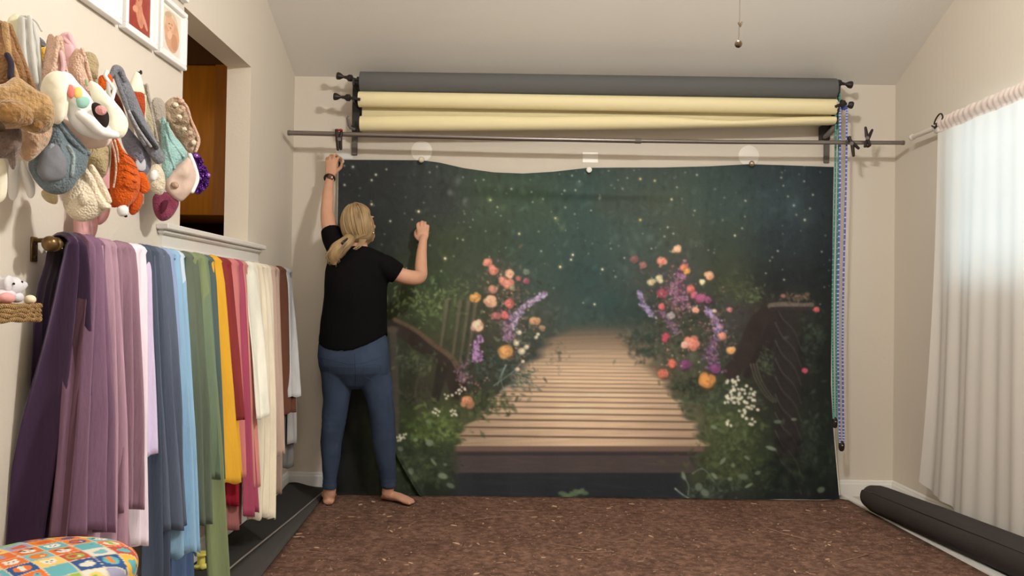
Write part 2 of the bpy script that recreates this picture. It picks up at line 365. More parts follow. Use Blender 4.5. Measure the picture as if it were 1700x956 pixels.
for x in range(700, 1380, 17):
    stroke([(x+rs.uniform(-8,8), 275), (x+rs.uniform(-12,12), 340), (x+rs.uniform(-12,12), 410)], rs.uniform(2,6), rs.uniform(1,4), bil(np.array([[x]]), np.array([[340.]]))[0,0]*rs.choice([.8,1.15]), .12, .9)
# stars
for _ in range(190):
    x, y = rs.uniform(566, 1380), 275+rs.beta(1, 1.5)*245
    if 760 < x < 900 and y > 430: continue
    if 1050 < x < 1200 and y > 440: continue
    b = rs.uniform(.35, 1); r = rs.uniform(.9, 1.8)
    c = np.array([205, 200, 170])*b+20; dab(x, y, r*2.6, r*2.6, c, .16*b, 0, 1); dab(x, y, r, r, c, .9, 0, .6)
for x, y, r, c in ((586,277,2.6,(190,190,180)),(624,290,2.4,(210,205,180)),(617,299,2.2,(200,195,170)),(617,339,2.6,(215,205,170)),(572,307,2.2,(200,200,180)),(695,351,2.8,(225,215,150)),(648,367,2.2,(200,195,170)),
        (814,332,2.6,(180,200,120)),(862,388,2.4,(200,190,140)),(951,423,2.6,(225,205,170)),(948,431,2.2,(225,205,170)),(930,443,2.8,(230,205,170)),(1000,447,2.4,(225,215,180)),(987,505,2.2,(220,215,180)),(739,429,3,(215,215,160)),
        (1063,365,2.6,(210,180,80)),(1063,297,2.6,(205,175,110)),(1087,300,2.2,(200,185,130)),(1115,331,2.2,(210,205,150)),(1318,341,2.6,(120,150,145)),(1336,365,2.2,(200,195,160)),(1220,391,2.2,(205,200,170)),(922,362,2.2,(200,190,130))):
    dab(x, y, r*2.2, r*2.2, c, .22, 0, 1); dab(x, y, r*.85, r*.85, c, 1, 0, .5)
# vines and bright leaves on the left bank
leaves(705,500,70,34,260,3,8,[(84,108,58),(62,82,44),(104,128,70),(48,62,34),(118,138,84)],.7)
leaves(765,480,30,26,60,3,7,[(84,104,58),(60,78,44)],.6)
leaves(700,455,40,18,60,3,7,[(66,90,46),(50,68,38)],.6)
# crooked wood of the left side
for x in (742, 764, 778, 790): stroke([(x, 500), (x-6, 545), (x-14, 600)], 5, 3, (88,82,66), .5, .8); stroke([(x+5, 500), (x-1, 545), (x-9, 600)], 2, 1.5, (52,46,38), .5)
stroke([(650,540),(672,552),(700,572),(728,590),(748,612),(762,650)], 12, 17, (40,32,27), .95, .5)
stroke([(655,530),(690,548),(720,572),(748,592),(760,610)], 5, 6, (84,66,50), .75, .8)
stroke([(735,610),(728,640),(722,665)], 12, 7, (34,30,26), .8)
stroke([(652,548),(655,600),(656,660),(655,720)], 7, 8, (60,56,48), .8); dab(651,547,13,7,(72,62,54),.95)
stroke([(700,690),(690,650),(700,610)], 4, 2, (62,54,44), .5)
leaves(690,600,44,24,120,4,9,[(72,84,56),(54,66,44),(86,98,70),(40,48,34)],.55)
leaves(690,660,44,24,90,4,9,[(50,56,40),(36,40,30),(66,60,50)],.55)
leaves(845,500,60,50,160,4,10,[(50,58,44),(40,50,40),(64,72,56),(34,40,34)],.6)
leaves(880,560,50,50,160,4,10,[(52,66,54),(40,54,46),(66,76,60)],.55)
leaves(820,600,60,36,200,4,10,[(36,50,42),(56,74,66),(30,38,34),(70,86,78)],.6)
# ---- the boardwalk
dk = ((PY > 536) & (PY < 742)).astype(float)
t = (PY-538)/(741-538.); t = np.clip(t, 0, 1)
lx = 935-(935-745)*t**.92+6*np.sin(PY*.13)+4*np.sin(PY*.31); rx_ = 1030+(1178-1030)*t**.85+6*np.sin(PY*.17+1)+4*np.sin(PY*.37)
sw_ = 9+16*(t < .5)*(1-t)
edge = np.clip((PX-lx)/sw_, 0, 1)*np.clip((rx_-PX)/(sw_*1.3), 0, 1)*np.clip((PY-536)/22, 0, 1)*(PY < 741)
cx_d = np.exp(-((PX-975)/150)**2)
bright = np.interp(PY, [538,560,585,610,650,700,741], [.38,.52,.72,.95,1.0,.98,.98])
rc = np.stack([bright*(150+58*cx_d), bright*(125+51*cx_d), bright*(102+41*cx_d)], -1)
grain = np.zeros((BH, BW))
for k in range(26): grain += np.sin(PX*rs.uniform(.01, .06)+PY*rs.uniform(.4, 1.6)+rs.uniform(0, 6))*.0035
rc = rc*(1+grain[..., None]*2.0)
m = edge[..., None]*.96
CV[:] = CV*(1-m)+rc*m
gaps = [741,725.5,711,698,687.5,677,667.5,659,651,643.5,636.5,630,624,618,612.5,607,601,594,587,579]
for i, g in enumerate(gaps[1:]):
    wd = 1.9-.055*i; al = (.88-.028*i)
    d = np.clip((wd-np.abs(PY-(g+(PX-950)*.012)))/1.1, 0, 1)*edge*al
    CV[:] = CV*(1-d[..., None])+np.array([70,50,38.])*d[..., None]
for i in range(len(gaps)-1):
    s = rs.uniform(-.06, .06); mk = ((PY < gaps[i]+(PX-950)*.012) & (PY > gaps[i+1]+(PX-950)*.012))*edge
    CV[:] = CV*(1+s*mk[..., None])
for _ in range(60):
    y = rs.uniform(600, 738); x = rs.uniform(850, 1120); dab(x, y, rs.uniform(12, 40), 1.2, jit((150,120,92), .1), .3, 0.01, .7)
# fascia, riser and the dark under the step
def band(y0, y1, x0, x1, c, soft=8, a=1):
    m = np.clip((PY-y0)/1.5, 0, 1)*np.clip((y1-PY)/1.5, 0, 1)*np.clip((PX-x0)/soft, 0, 1)*np.clip((x1-PX)/soft, 0, 1)*a
    CV[:] = CV*(1-m[..., None])+np.array(c, float)*m[..., None]
band(740, 750, 752, 1172, (96,74,66)); band(748, 786, 746, 1165, (62,53,54), 20); band(750, 757, 748, 1168, (48,40,42), 14)
band(784, 845, 742, 1150, (29,33,40), 26)
for _ in range(60): dab(rs.uniform(770,1150), rs.uniform(756,783), rs.uniform(10,26), 2, jit((76,64,62),.1), .3, 0, .9)
for _ in range(26): dab(rs.uniform(790,1120), rs.uniform(790,830), rs.uniform(10,40), rs.uniform(2,5), jit((38,44,52),.1), .3, .05, .9)
# ---- banks that overlap the deck edges
leaves(862,628,34,22,130,3,9,[(34,48,40),(60,84,78),(44,58,48),(78,98,92)],.6,.6,.3)
stroke([(820,640),(850,618),(868,600)], 1.6, 1, (120,146,146), .6); stroke([(830,650),(856,636),(890,630)], 1.5, 1, (100,124,120), .6); stroke([(838,610),(832,630),(836,645)], 1.5, 1, (130,150,150), .6)
stroke([(840,606),(832,622),(826,640)], 2, 1, (122,150,152), .6); stroke([(850,640),(880,645),(905,640)], 1.5, 1, (70,90,84), .6)
leaves(800,672,52,24,220,4,10,[(62,76,42),(48,58,36),(80,92,54),(36,44,30)],.65)
leaves(722,715,46,34,320,4,12,[(88,112,46),(66,88,38),(104,126,60),(50,66,32),(44,56,32)],.6)
leaves(700,770,46,42,260,4,12,[(38,50,30),(52,66,42),(30,38,26),(66,80,54)],.6)
leaves(735,780,22,34,120,4,10,[(34,44,30),(46,58,38)],.6)
leaves(925,590,16,30,40,3,7,[(56,66,52),(48,56,46)],.3)
leaves(1190,660,60,24,260,4,11,[(44,56,38),(58,72,50),(36,44,34),(72,84,62)],.65)
leaves(1150,640,44,16,140,4,9,[(36,46,34),(52,62,46),(30,36,28)],.7)
leaves(1215,715,56,40,360,4,12,[(56,70,38),(68,82,46),(44,56,32),(80,92,60)],.6)
leaves(1210,770,60,34,340,4,12,[(60,70,38),(44,54,32),(70,82,50),(34,44,30)],.6)
leaves(1180,815,44,18,170,4,10,[(50,62,52),(70,84,74),(30,38,34)],.6)
leaves(1290,790,50,34,200,4,10,[(30,40,30),(22,30,26),(44,56,42)],.6)
leaves(1350,740,30,70,220,5,12,[(32,42,34),(24,32,28),(48,60,48),(20,26,24)],.55,1.3)
leaves(1350,560,26,60,160,4,10,[(34,46,38),(26,34,30),(48,62,52)],.5)
# right thicket behind the flowers
leaves(1130,540,66,70,460,4,11,[(44,52,38),(34,42,34),(58,66,46),(66,56,58)],.62)
leaves(1070,570,34,40,160,5,12,[(42,56,48),(32,44,40),(56,70,60)],.5)
leaves(1220,480,44,30,140,4,9,[(54,62,42),(66,74,48),(44,50,36)],.55)
leaves(1250,490,30,14,70,3,7,[(78,96,54),(62,78,44)],.6)
leaves(1070,460,40,30,90,4,10,[(62,58,56),(50,54,48)],.4)
# stump, twisted post and bough on the right
stroke([(1282,520),(1262,532),(1248,556),(1236,590),(1214,618)], 16, 15, (40,32,31), .97, .45)
stroke([(1300,528),(1278,550),(1262,585),(1240,622)], 10, 8, (34,28,28), .9, .5)
for d in (0, 5, 10): stroke([(1246+d,604),(1254+d,630),(1270+d,656),(1284+d,668)], 2.4, 1.4, (92,90,76), .5, .8)
leaves(1272,600,14,26,60,3,8,[(70,84,58),(54,64,46)],.6)
for y in range(508, 760, 2):
    xw = 22+2.5*math.sin(y*.045)+(6 if y < 530 else 0)+(3 if y > 700 else 0)
    dab(1306+2*math.sin(y*.02), y, xw, 4, jit((34,30,31), .05), .8, 0, .4)
for k in range(9):
    y0 = 505+k*30; stroke([(1287,y0),(1298,y0+22),(1318,y0+44),(1330,y0+74)], 2.2, 1.6, (70,64,62), .55, .9); stroke([(1290,y0+12),(1301,y0+34),(1321,y0+56)], 1.5, 1, (20,17,19), .7, .9)
stroke([(1278,508),(1300,505),(1328,507),(1348,506)], 5.5, 5, (84,76,68), .95, .5); stroke([(1280,513),(1310,512),(1346,512)], 4, 4, (40,34,34), .9)
leaves(1318,494,28,7,90,3,7,[(84,68,56),(60,56,44),(110,84,70),(56,48,44)],.75); dab(1300,491,5,4,(150,96,80),.8); dab(1340,488,6,4,(100,76,62),.7)
for x, y in ((1305,560),(1300,700),(1345,540),(1352,548),(1362,552),(1338,700),(1350,650),(1356,690),(1330,740)): dab(x, y, 8, 4, (66,78,66), .5, rs.uniform(0,3), .7)
for _ in range(22): dab(rs.uniform(1285,1345), rs.uniform(725,830), rs.uniform(8,16), rs.uniform(6,12), (16,20,21), .6, rs.uniform(0,3), .8)
# ---- flowers
leaves(835,480,44,44,150,3,7,[(110,84,70),(86,72,60),(60,62,48),(128,98,78)],.5)
leaves(845,540,40,44,150,3,8,[(74,70,64),(96,80,88),(58,64,56),(112,104,92)],.5)
leaves(1118,500,48,56,230,3,8,[(96,66,78),(74,62,58),(62,66,50),(116,82,88)],.55)
leaves(1190,560,34,50,150,3,7,[(90,74,76),(70,66,58),(104,88,80)],.5)
leaves(858,570,26,44,90,3,7,[(120,116,100),(90,96,84),(64,76,66)],.5)
def rose(x, y, r, c, asp=.85):
    r *= 1.17
    c = np.array(c, float)*.97; t0 = rs.uniform(0, 6.3); dab(x+.5, y+1.5, r*1.15, r*asp*1.1, c*.42, .7, t0, .5)
    for k in range(5):
        a = t0+k*1.257+rs.uniform(-.25, .25); qq = rs.uniform(.34, .68); dab(x+math.cos(a)*r*qq, y+math.sin(a)*r*asp*qq, r*rs.uniform(.42, .66), r*rs.uniform(.30, .50), c*rs.uniform(.78, 1.02), .9, a+PI/2, .35)
    dab(x-r*.1, y-r*.12, r*.62, r*.5, np.clip(c*1.06+4, 0, 255), .85, t0, .45)
    for k in range(6):
        a = t0+k*1.05; q = r*rs.uniform(.15, .6); dab(x+math.cos(a)*q, y+math.sin(a)*q*asp, r*rs.uniform(.2, .34), r*.1, c*rs.choice([.62, .75, 1.14]), .55, a+PI/2+rs.uniform(-.4, .4), .7)
    dab(x+r*.1, y+r*.05, r*.2, r*.16, c*np.array([.85, .62, .58]), .6, 0, .7)
def spike(pts, w, c, n):
    P = spline(pts, 40)
    for i in range(n):
        t = rs.rand(); p = P[int(t*39)]; s = rs.uniform(2.0, 3.9); ww = w*(.45+.55*t)
        dab(p[0]+rs.normal(0, ww*.42), p[1]+rs.normal(0, 2), s, s*.8, jit(np.array(c)*rs.choice([.65, 1, 1.22]), .08), .85, rs.uniform(0,3), .5)
spike([(905,488),(885,500),(862,518),(848,545)], 9, (140,122,158), 170)
spike([(845,520),(842,548),(846,565)], 14, (112,88,122), 110)
spike([(800,560),(790,575),(794,598)], 12, (134,98,150), 130)
spike([(775,600),(765,620),(775,635)], 18, (92,72,84), 70)
spike([(1060,484),(1068,504),(1084,524)], 8, (118,106,146), 120)
spike([(1095,515),(1110,535),(1124,552)], 12, (92,72,92), 90)
spike([(1138,438),(1128,462),(1124,486),(1140,512)], 18, (118,74,108), 210)
spike([(1174,514),(1186,530),(1196,556)], 12, (134,112,160), 170)
spike([(1190,560),(1180,590),(1188,616)], 17, (92,66,98), 150)
S=(214,128,108); Pk=(228,168,134); Co=(208,98,92)
for a in ((810,435,9,S,.7),(819,448,9,S),(846,454,8,Pk),(834,466,8,S),(844,472,10,S,.8),(818,480,8,(186,124,104)),(789,494,8.5,(222,156,76)),(814,500,11,Pk),(845,504,8.5,Co),(838,523,8,(212,96,94)),(823,524,8,(176,100,100),.6),
          (793,541,11.5,(230,182,154)),(840,583,14,(212,150,78),.75),(887,533,10,(188,138,98),.5),(861,462,5,(160,88,84)),(873,466,6,(150,76,96),.7),(775,666,12,(198,130,88)),(900,544,6,(150,120,92)),(850,478,6,(150,140,112)),(873,452,6,(98,116,104)),
          (1124,414,7.5,(232,178,138)),(1099,433,9,S,.7),(1053,430,7,(118,78,78)),(1068,440,7,(140,92,88)),(1135,444,7,(210,120,80)),(1141,450,5.5,(226,156,70)),(1178,458,8.5,(226,162,120)),(1166,468,6,(214,204,158)),(1095,463,7,(200,190,150)),(1081,469,7,(186,172,130)),
          (1147,480,8,Co),(1152,490,7,(186,86,110)),(1163,494,9,(162,76,122)),(1175,497,7,(140,72,114)),(1099,487,9,(150,58,80)),(1098,509,6.5,(206,88,90)),(1154,514,6.5,(220,150,118)),(1113,524,7,(150,140,148)),(1106,557,6,(184,60,84)),(1103,564,5,(184,60,84)),
          (1148,569,13,(232,128,108)),(1137,572,7,(240,164,146)),(1116,604,8.5,(212,98,80)),(1137,605,10,(122,60,112),.75),(1101,620,10,(192,98,74)),(1173,632,15,(208,134,62),.85),(1199,558,7.5,(222,140,116)),(1213,581,7.5,(230,160,92)),(1211,514,5,(186,110,108)),
          (1355,514,5.5,(196,84,84),.8),(1336,615,6,(170,60,84),.5),(1186,516,4,(210,180,160)),(1187,612,9,(120,58,116))):
    rose(*a)
for x, y, r in ((862,552,5.5),(857,570,6),(866,583,8),(874,576,5.5),(859,613,5),(868,600,4),(890,560,4),(893,555,4)):
    dab(x, y, r, r*.9, (176,166,140), .9); dab(x+1, y-1, r*.5, r*.5, (210,200,176), .8)
for (cx0, cy0, wx, wy, nb) in ((835,500,40,60,60), (860,560,26,40,40), (1120,500,44,60,80), (1180,540,30,60,50), (790,640,30,26,20), (1120,590,40,40,30)):
    for _ in range(nb):
        x, y = cx0+rs.normal(0, .5)*wx, cy0+rs.normal(0, .5)*wy; c = [(206,120,104),(188,92,96),(214,170,136),(150,104,140),(196,186,150),(168,86,110),(96,116,84)][rs.randint(7)]
        dab(x, y, rs.uniform(1.4, 3.6), rs.uniform(1.2, 2.6), jit(np.array(c)*.9, .1), .6, rs.uniform(0, 3), .6)
def whites(P, r, c=(190,186,170)):
    for x, y in P:
        for k in range(5):
            a = rs.uniform(0, 6.3); dab(x+math.cos(a)*r*.8, y+math.sin(a)*r*.7, r*.55, r*.45, jit(c, .08), .85, a, .5)
whites([(768,646),(764,650),(754,654),(752,684),(754,690),(722,682),(727,686),(740,658),(667,724),(673,724),(662,728)], 5)
whites([(1221,629),(1212,635),(1222,643),(1235,643),(1248,650),(1210,661),(1220,664),(1230,666),(1240,664),(1253,679),(1243,672),(1252,660),(1205,664),(1218,652),(1232,655),(1238,690),(1248,700),(1232,684),(1212,702)], 6.5)
PL=(118,138,116)
for x, y, a, b_, an in ((713,735,8,7,.2),(682,782,7,6,1),(720,767,9,3,.9),(739,771,4,3,0),(690,730,5,4,0),(665,745,6,5,.4),(711,700,6,4,.5),(748,806,9,5,.4),(735,790,10,6,.3),(1234,791,10,6,.1),(1212,795,5,4,0),(1258,785,6,4,-.3),(1217,772,4,5,0),
        (1280,744,11,4,.3),(1185,709,7,4,.4),(1363,813,8,6,-.4),(1170,818,9,7,.4),(1160,808,8,8,0),(1186,790,8,4,.8),(1135,790,4,9,-.3),(1243,806,9,3,-.5),(1291,700,8,4,0),(1318,696,6,3,0),(1240,760,7,3,.6),(1200,765,9,4,-.9)):
    dab(x, y, a, b_, np.array(PL)*rs.uniform(.72, 1.0), .75, an, .4)
stroke([(1121,811),(1132,820),(1143,827)], 1.8, 1.4, (140,160,150), .85); stroke([(1135,790),(1143,806),(1142,822)], 1.8, 1.2, (96,118,108), .8); stroke([(1150,786),(1164,778),(1174,784),(1186,800)], 1.8, 1.2, (84,106,96), .8)
for k in range(7): dab(934+k*6, 819+4*math.sin(k), 9, 4.5, (70+rs.randint(16),100,70), .85, rs.uniform(-.6,.6), .4)
del m, mk, d, grain, edge, rc
CV = np.clip(CV, 0, 255)
for _ in range(2):
    K = np.pad(CV, ((1, 1), (1, 1), (0, 0)), 'edge'); CV = CV*.4+.15*(K[:-2, 1:-1]+K[2:, 1:-1]+K[1:-1, :-2]+K[1:-1, 2:])
gm = CV.mean(-1, keepdims=True); CV = CV*.80+gm*.20; CV = CV*.97+5  # pale haze put into the print colours: desaturated, blacks lifted
CV = CV + rs.normal(0, 1.4, CV.shape[:2])[..., None]
def top_y(x):
    xs = [558, 562, 640, 700, 730, 770, 820, 870, 920, 978, 1040, 1100, 1180, 1247, 1300, 1385, 1396]
    ys = [265, 265, 265.5, 266, 270, 279, 286, 288, 285, 278.5, 278, 278, 276, 272.5, 274, 277, 277]
    return float(np.interp(x, xs, ys))
def left_x(y): return float(np.interp(y, [260, 400, 560, 700, 835], [562, 560, 559, 558, 558]))
def right_x(y): return float(np.interp(y, [260, 500, 640, 700, 760, 832], [1385, 1381, 1380, 1383, 1388, 1394]))
NX, NY = 800, 540
V = np.zeros((NY, NX, 3)); C4 = np.ones((NY, NX, 4), np.float32); ILL = .56
fu = np.array(_f); cxa = np.array(CX); cua = np.array(CU)
tj = np.linspace(0, 1, NX)[None, :]; ti = np.linspace(0, 1, NY)[:, None]
ty = np.interp(560+(1390-560)*tj, *zip(*[(x, top_y(x)) for x in range(556, 1400, 4)])); by = 826.5+6.5*tj
qy = ty+(by-ty)*ti
qx = np.interp(qy, [260, 400, 560, 700, 835], [562, 560, 559, 558, 558])*(1-tj)+np.interp(qy, [260, 500, 640, 700, 760, 832], [1385, 1381, 1380, 1383, 1388, 1394])*tj
# hanging depth: top pinned to the wall, hem standing out on the mat; folds from the pins
ub = ti; ybase = 4.835-.175*(1-.55*tj)*ub**1.6-.012
s_x = (qx-562)/830.
sag = np.exp(-((qx-868)/95)**2)*np.exp(-((qy-305)/16)**2)*.030+np.exp(-((qx-1010)/150)**2)*np.exp(-((qy-322-(qx-1010)*.02)/9)**2)*.012
folds = .005*np.sin(qx*.062+1.2*np.sin(qy*.012))*(.3+.7*ub)+.004*np.sin(qx*.021+qy*.008)+.0022*np.sin(qx*.16+qy*.006)*ub
arc = np.exp(-((qx-(652+ (np.clip(qy-735, 0, 100)**1.25)*.17))/4.5)**2)*np.clip((qy-735)/25, 0, 1)*.03
edgec = np.exp(-(qx-qx[:, :1])/14)*.012*np.sin(qy*.05)
Yd = ybase-sag-folds-arc-np.abs(edgec)
d = fu[None, None]*F+cxa*(qx-850)[..., None]+cua*(478-qy)[..., None]
V = np.array(ORG)+d*(Yd/d[..., 1])[..., None]
ci = np.clip(qx-BX0, 0, BW-1.01); ri = np.clip(qy-BY0, 0, BH-1.01); a0 = ci.astype(int); b0_ = ri.astype(int); fa = (ci-a0)[..., None]; fb = (ri-b0_)[..., None]
a1 = np.minimum(a0+1, BW-1); b1_ = np.minimum(b0_+1, BH-1)
cc = (CV[b0_, a0]*(1-fa)+CV[b0_, a1]*fa)*(1-fb)+(CV[b1_, a0]*(1-fa)+CV[b1_, a1]*fa)*fb
cc = np.clip(cc, 0, 255)/255.; lc = np.where(cc <= .04045, cc/12.92, ((cc+.055)/1.055)**2.4)/ILL
C4[..., :3] = np.clip(lc-.003, 0.002, .93)
me = bpy.data.meshes.new('backdrop'); org = Vector((.45, 4.75, 0))
me.vertices.add(NX*NY); me.vertices.foreach_set('co', (V.reshape(-1, 3)-np.array(org)).ravel())
i, j = np.mgrid[0:NY-1, 0:NX-1]; k = (i*NX+j).ravel(); quads = np.stack([k, k+1, k+NX+1, k+NX], 1)
nq = len(quads); me.loops.add(nq*4); me.loops.foreach_set('vertex_index', quads.ravel()); me.polygons.add(nq)
me.polygons.foreach_set('loop_start', np.arange(nq)*4); me.polygons.foreach_set('use_smooth', np.ones(nq, bool)); me.update(); me.validate()
at_ = me.color_attributes.new('print', 'FLOAT_COLOR', 'POINT'); at_.data.foreach_set('color', C4.reshape(-1))
me.materials.append(attr_mat('printed_garden_fabric', .62, bump=.25, bscale=260, spec=.22))
bd = bpy.data.objects.new('photo_backdrop', me); bd.location = org; col.objects.link(bd); ORIG[bd.name] = org
tag(bd, 'large fabric backdrop printed with a dark flower garden and a wooden boardwalk', 'backdrop')
HEM = mat('white_backdrop_hem', (236, 228, 216), .7)
Vl = lambda i_, j_: Vector(V[i_, j_])
mb = MB().tube([Vl(NY-1, j_)+Vector((0, -.005, .004+.0025*math.sin(j_*.09)*(1 if 90 < j_ < 200 else .3))) for j_ in range(0, NX, 8)]+[Vl(NY-1, NX-1)], .0040, 6)
mb.build('bottom_hem', HEM, bd)
mb = MB().tube([Vl(i_, NX-1)+Vector((.001, .002, 0)) for i_ in range(0, NY, 12)], .0034, 6); mb.build('side_hem', HEM, bd)
mb = MB().tube([Vl(i_, 0)+Vector((-.001, .002, 0)) for i_ in range(0, NY, 12)], .002, 6); mb.build('side_hem', HEM, bd)
# push pins on the upper edge, and the flat white patches on the wall above them
PEARL = mat('pearl_pin', (228, 218, 200), .2, spec=.7); PW = mat('white_pin', (245, 243, 236), .35, spec=.5); BR = mat('brass_pin', (190, 176, 150), .25, metal=.7)
for x, y, m_, lb, r in ((700, 265.5, PEARL, 'pearly round pin at the left of the backdrop top edge', .0175), (978, 282, PW, 'flat white round pin at the middle of the backdrop top edge', .016), (1247, 272, BR, 'metallic round pin at the right of the backdrop top edge', .0165)):
    p = atY(x, y, 4.80); p.y = 4.80
    t = thing('push_pin', lb, 'pin', (p.x, p.y, p.z)); 
    MB().lathe(p+Vector((0, .03, 0)), (0, -1, 0), [(-.012, .002), (.02, .002), (.022, .006), (.03, .006)], 12).build('pin_shank', NI, t)
    if m_ is PW: MB().lathe(p, (0, -1, 0), [(0, r*.8), (.003, r), (.007, r), (.009, r*.8)], 20).build('pin_head', m_, t)
    else: MB().ell(p+Vector((0, -.012, 0)), r, 20, 14).build('pin_head', m_, t)
PT = mat('white_patch', (246, 241, 232), .35, spec=.5)
for x, y, r, lb in ((700, 251, 17.5, 'round white patch on the wall above the pearly pin'), (1243, 258.5, 17, 'round white patch on the wall above the metallic pin')):
    p = atY(x, y, YB); s = r*p.y/F
    tag(MB().lathe(p, (0, -1, 0), [(0, s), (.0025, s), (.003, s*.97), (.0032, s*.3)], 36).build('wall_patch', PT), lb, 'wall patch')
p = atY(980, 262, YB); q_ = .045
tag(MB().box((p.x-q_, p.y-.003, p.z-.028), (p.x+q_, p.y, p.z+.032), .0012).build('wall_patch', PT, smooth=False), 'square white patch on the wall above the flat white pin', 'wall patch')
p = atY(572, 258, YB)
tag(MB().box((p.x-.05, p.y-.002, p.z-.02), (p.x+.05, p.y, p.z+.04), .001).build('wall_patch', mat('pale_patch', (232, 232, 230), .5), smooth=False), 'pale square patch on the wall by the raised hand', 'wall patch')
# ---------------------------------------------------------------- roller brackets, paper rolls, pole, chains, clamps
BLK = mat('black_bracket_steel', (44, 40, 38), .5, k=.9, spec=.4); GST = mat('grey_bracket_steel', (98, 92, 86), .5, k=.9, spec=.4); KNB = mat('black_plastic_knob', (40, 32, 30), .45, spec=.4)
YR = 4.66
def roll_px(a, b, Y0, r, n=48, m=40, wob=0.0, rfun=None):
    mb = MB(); A, B = atY(*a, Y0), atY(*b, Y0); rings = []
    ax = (B-A).normalized(); up = Vector((0, 0, 1)); up = (up-ax*up.dot(ax)).normalized(); sd = ax.cross(up)
    for i in range(m+1):
        t = i/m; c = A.lerp(B, t); rr = r*(1+wob*math.sin(t*9)+wob*.6*math.sin(t*23+1)); ring = []
        for j in range(n):
            a_ = 2*PI*j/n; ring.append(c+(up*math.cos(a_)+sd*math.sin(a_))*rr)
        rings.append(ring)
    return mb.loft(rings), A, B
GREY = mat('dark_grey_backdrop_paper', (92, 92, 92), .8, k=.92, bump=.1, bscale=60); CRM = mat('cream_backdrop_paper', (226, 214, 172), .8, k=.92)
gr = thing('paper_roll', 'dark grey seamless backdrop roll, topmost on the wall brackets', 'backdrop roll', tuple(atY(992, 142, YR)))
mb, A, B = roll_px((599, 136.5), (1386, 148), YR, .0585, wob=.002); mb.build('paper', GREY, gr, angle=60)
MB().tube([A+Vector((-.02, 0, 0)), B+Vector((.02, 0, 0))], .03, 20).build('core', BLK, gr)
cr = thing('paper_roll', 'cream backdrop roll with a loose loop hanging under it, below the grey roll', 'backdrop roll', tuple(atY(992, 172, YR)))
mb, A, B = roll_px((596, 164.8), (1387, 177.5), YR-.01, .0432, wob=.004); mb.build('paper', CRM, cr, angle=60)
MB().tube([A+Vector((-.02, 0, 0)), B+Vector((.02, 0, 0))], .024, 20).build('core', BLK, cr)
# the paper comes off the back of the roll, drops and curls forward into a loose loop
xs = list(range(598, 1386, 14))+[1386]
tops = lambda x: float(np.interp(x, [598, 700, 800, 900, 1000, 1080, 1120, 1180, 1215, 1250, 1290, 1330, 1386], [192, 190.5, 191, 193, 191.5, 191.5, 194, 198, 199.5, 198.5, 195.5, 193.5, 193]))
bots = lambda x: float(np.interp(x, [598, 750, 950, 1100, 1250, 1386], [217.5, 217, 215.5, 213.5, 210.5, 206.5]))
rows = []
for x in xs:
    yb_ = 165.5+(x-596)*.0158; c0 = atY(x, yb_, YR+.035); c1 = atY(x, tops(x), YR-.01); c2 = atY(x, bots(x), YR-.01); r_ = (c1.z-c2.z)/2; zc_ = (c1.z+c2.z)/2; xx_ = c1.x
    pts = [Vector((xx_, YR+.038, c0.z)), Vector((xx_, YR+.045, (c0.z+c1.z)/2)), Vector((xx_, YR+.040, zc_+r_*.6))]
    for k in range(0, 15):
        a = -.1-k*.33; pts.append(Vector((xx_, YR+math.cos(a)*.040, zc_+math.sin(a)*r_)))
    rows.append(pts)
MB().grid(rows).build('loose_loop', CRM, cr, angle=80)
# wall brackets
def knob(parent, collar, tip, rod_end, Y):
    c = atY(*collar, Y); t = atY(*tip, Y); e = atY(*rod_end, Y); d = (t-c).normalized()
    k = MB().lathe(c, (t-c), [(-.018, .010), (-.012, .019), (.006, .019), (.016, .010), ((t-c).length*.62, .007), ((t-c).length-.004, .018), ((t-c).length+.010, .021), ((t-c).length+.016, .018)], 18).build('knob', KNB, parent)
    MB().tube([c, e], .008, 10).build('expander_rod', KNB, k)
bl = thing('roller_bracket', 'black three-tier roller bracket with two knobs, left end of the backdrop rolls', 'bracket', tuple(atY(591, 190, 4.80)), 'brackets holding the backdrop rolls')
def plate(parent, x0, y0, x1, y1, Y0, Y1, m_, name, bev=.002):
    a = atY(x0, y0, Y0); b = atY(x1, y1, Y0); return MB().box((a.x, Y0, a.z), (b.x, Y1, b.z), bev).build(name, m_, parent, smooth=False)
plate(bl, 585.5, 133, 597, 218, 4.745, 4.83, BLK, 'upright')
plate(bl, 584, 205, 592.5, 257, 4.83, 4.849, GST, 'wall_strip')
for (x, y) in ((588, 136), (588, 165), (588, 204)):
    a = atY(x, y, 4.62); MB().box((a.x-.006, 4.60, a.z-.022), (a.x+.006, 4.76, a.z-.002), .002).loft([[Vector((a.x-.006, 4.60+q0, a.z-.022)), Vector((a.x+.006, 4.60+q0, a.z-.022)), Vector((a.x+.006, 4.60+q0-.008, a.z+q1)), Vector((a.x-.006, 4.60+q0-.008, a.z+q1))] for q0, q1 in ((0, .012), (.018, .004))]).build('hook', BLK, bl, smooth=False)
a = atY(580, 208, 4.62); b_ = atY(577, 196, 4.62); c_ = atY(588, 214, 4.64)
MB().tube([c_, atY(582, 211, 4.62), a, b_, atY(579, 192, 4.62)], [.010, .011, .011, .009, .005], 10, flat=(Vector((0, 1, 0)), .5)).build('hook', GST, bl)
knob(bl, (580.5, 129.5), (564, 126.5), (600, 134), 4.63); knob(bl, (577, 162), (559, 160.5), (598, 165), 4.60)
br = thing('roller_bracket', 'three-tier roller bracket at the right end of the rolls, by the hanging chains', 'bracket', tuple(atY(1380, 205, 4.80)), 'brackets holding the backdrop rolls')
plate(br, 1386, 137, 1395, 212, 4.745, 4.83, BLK, 'upright')
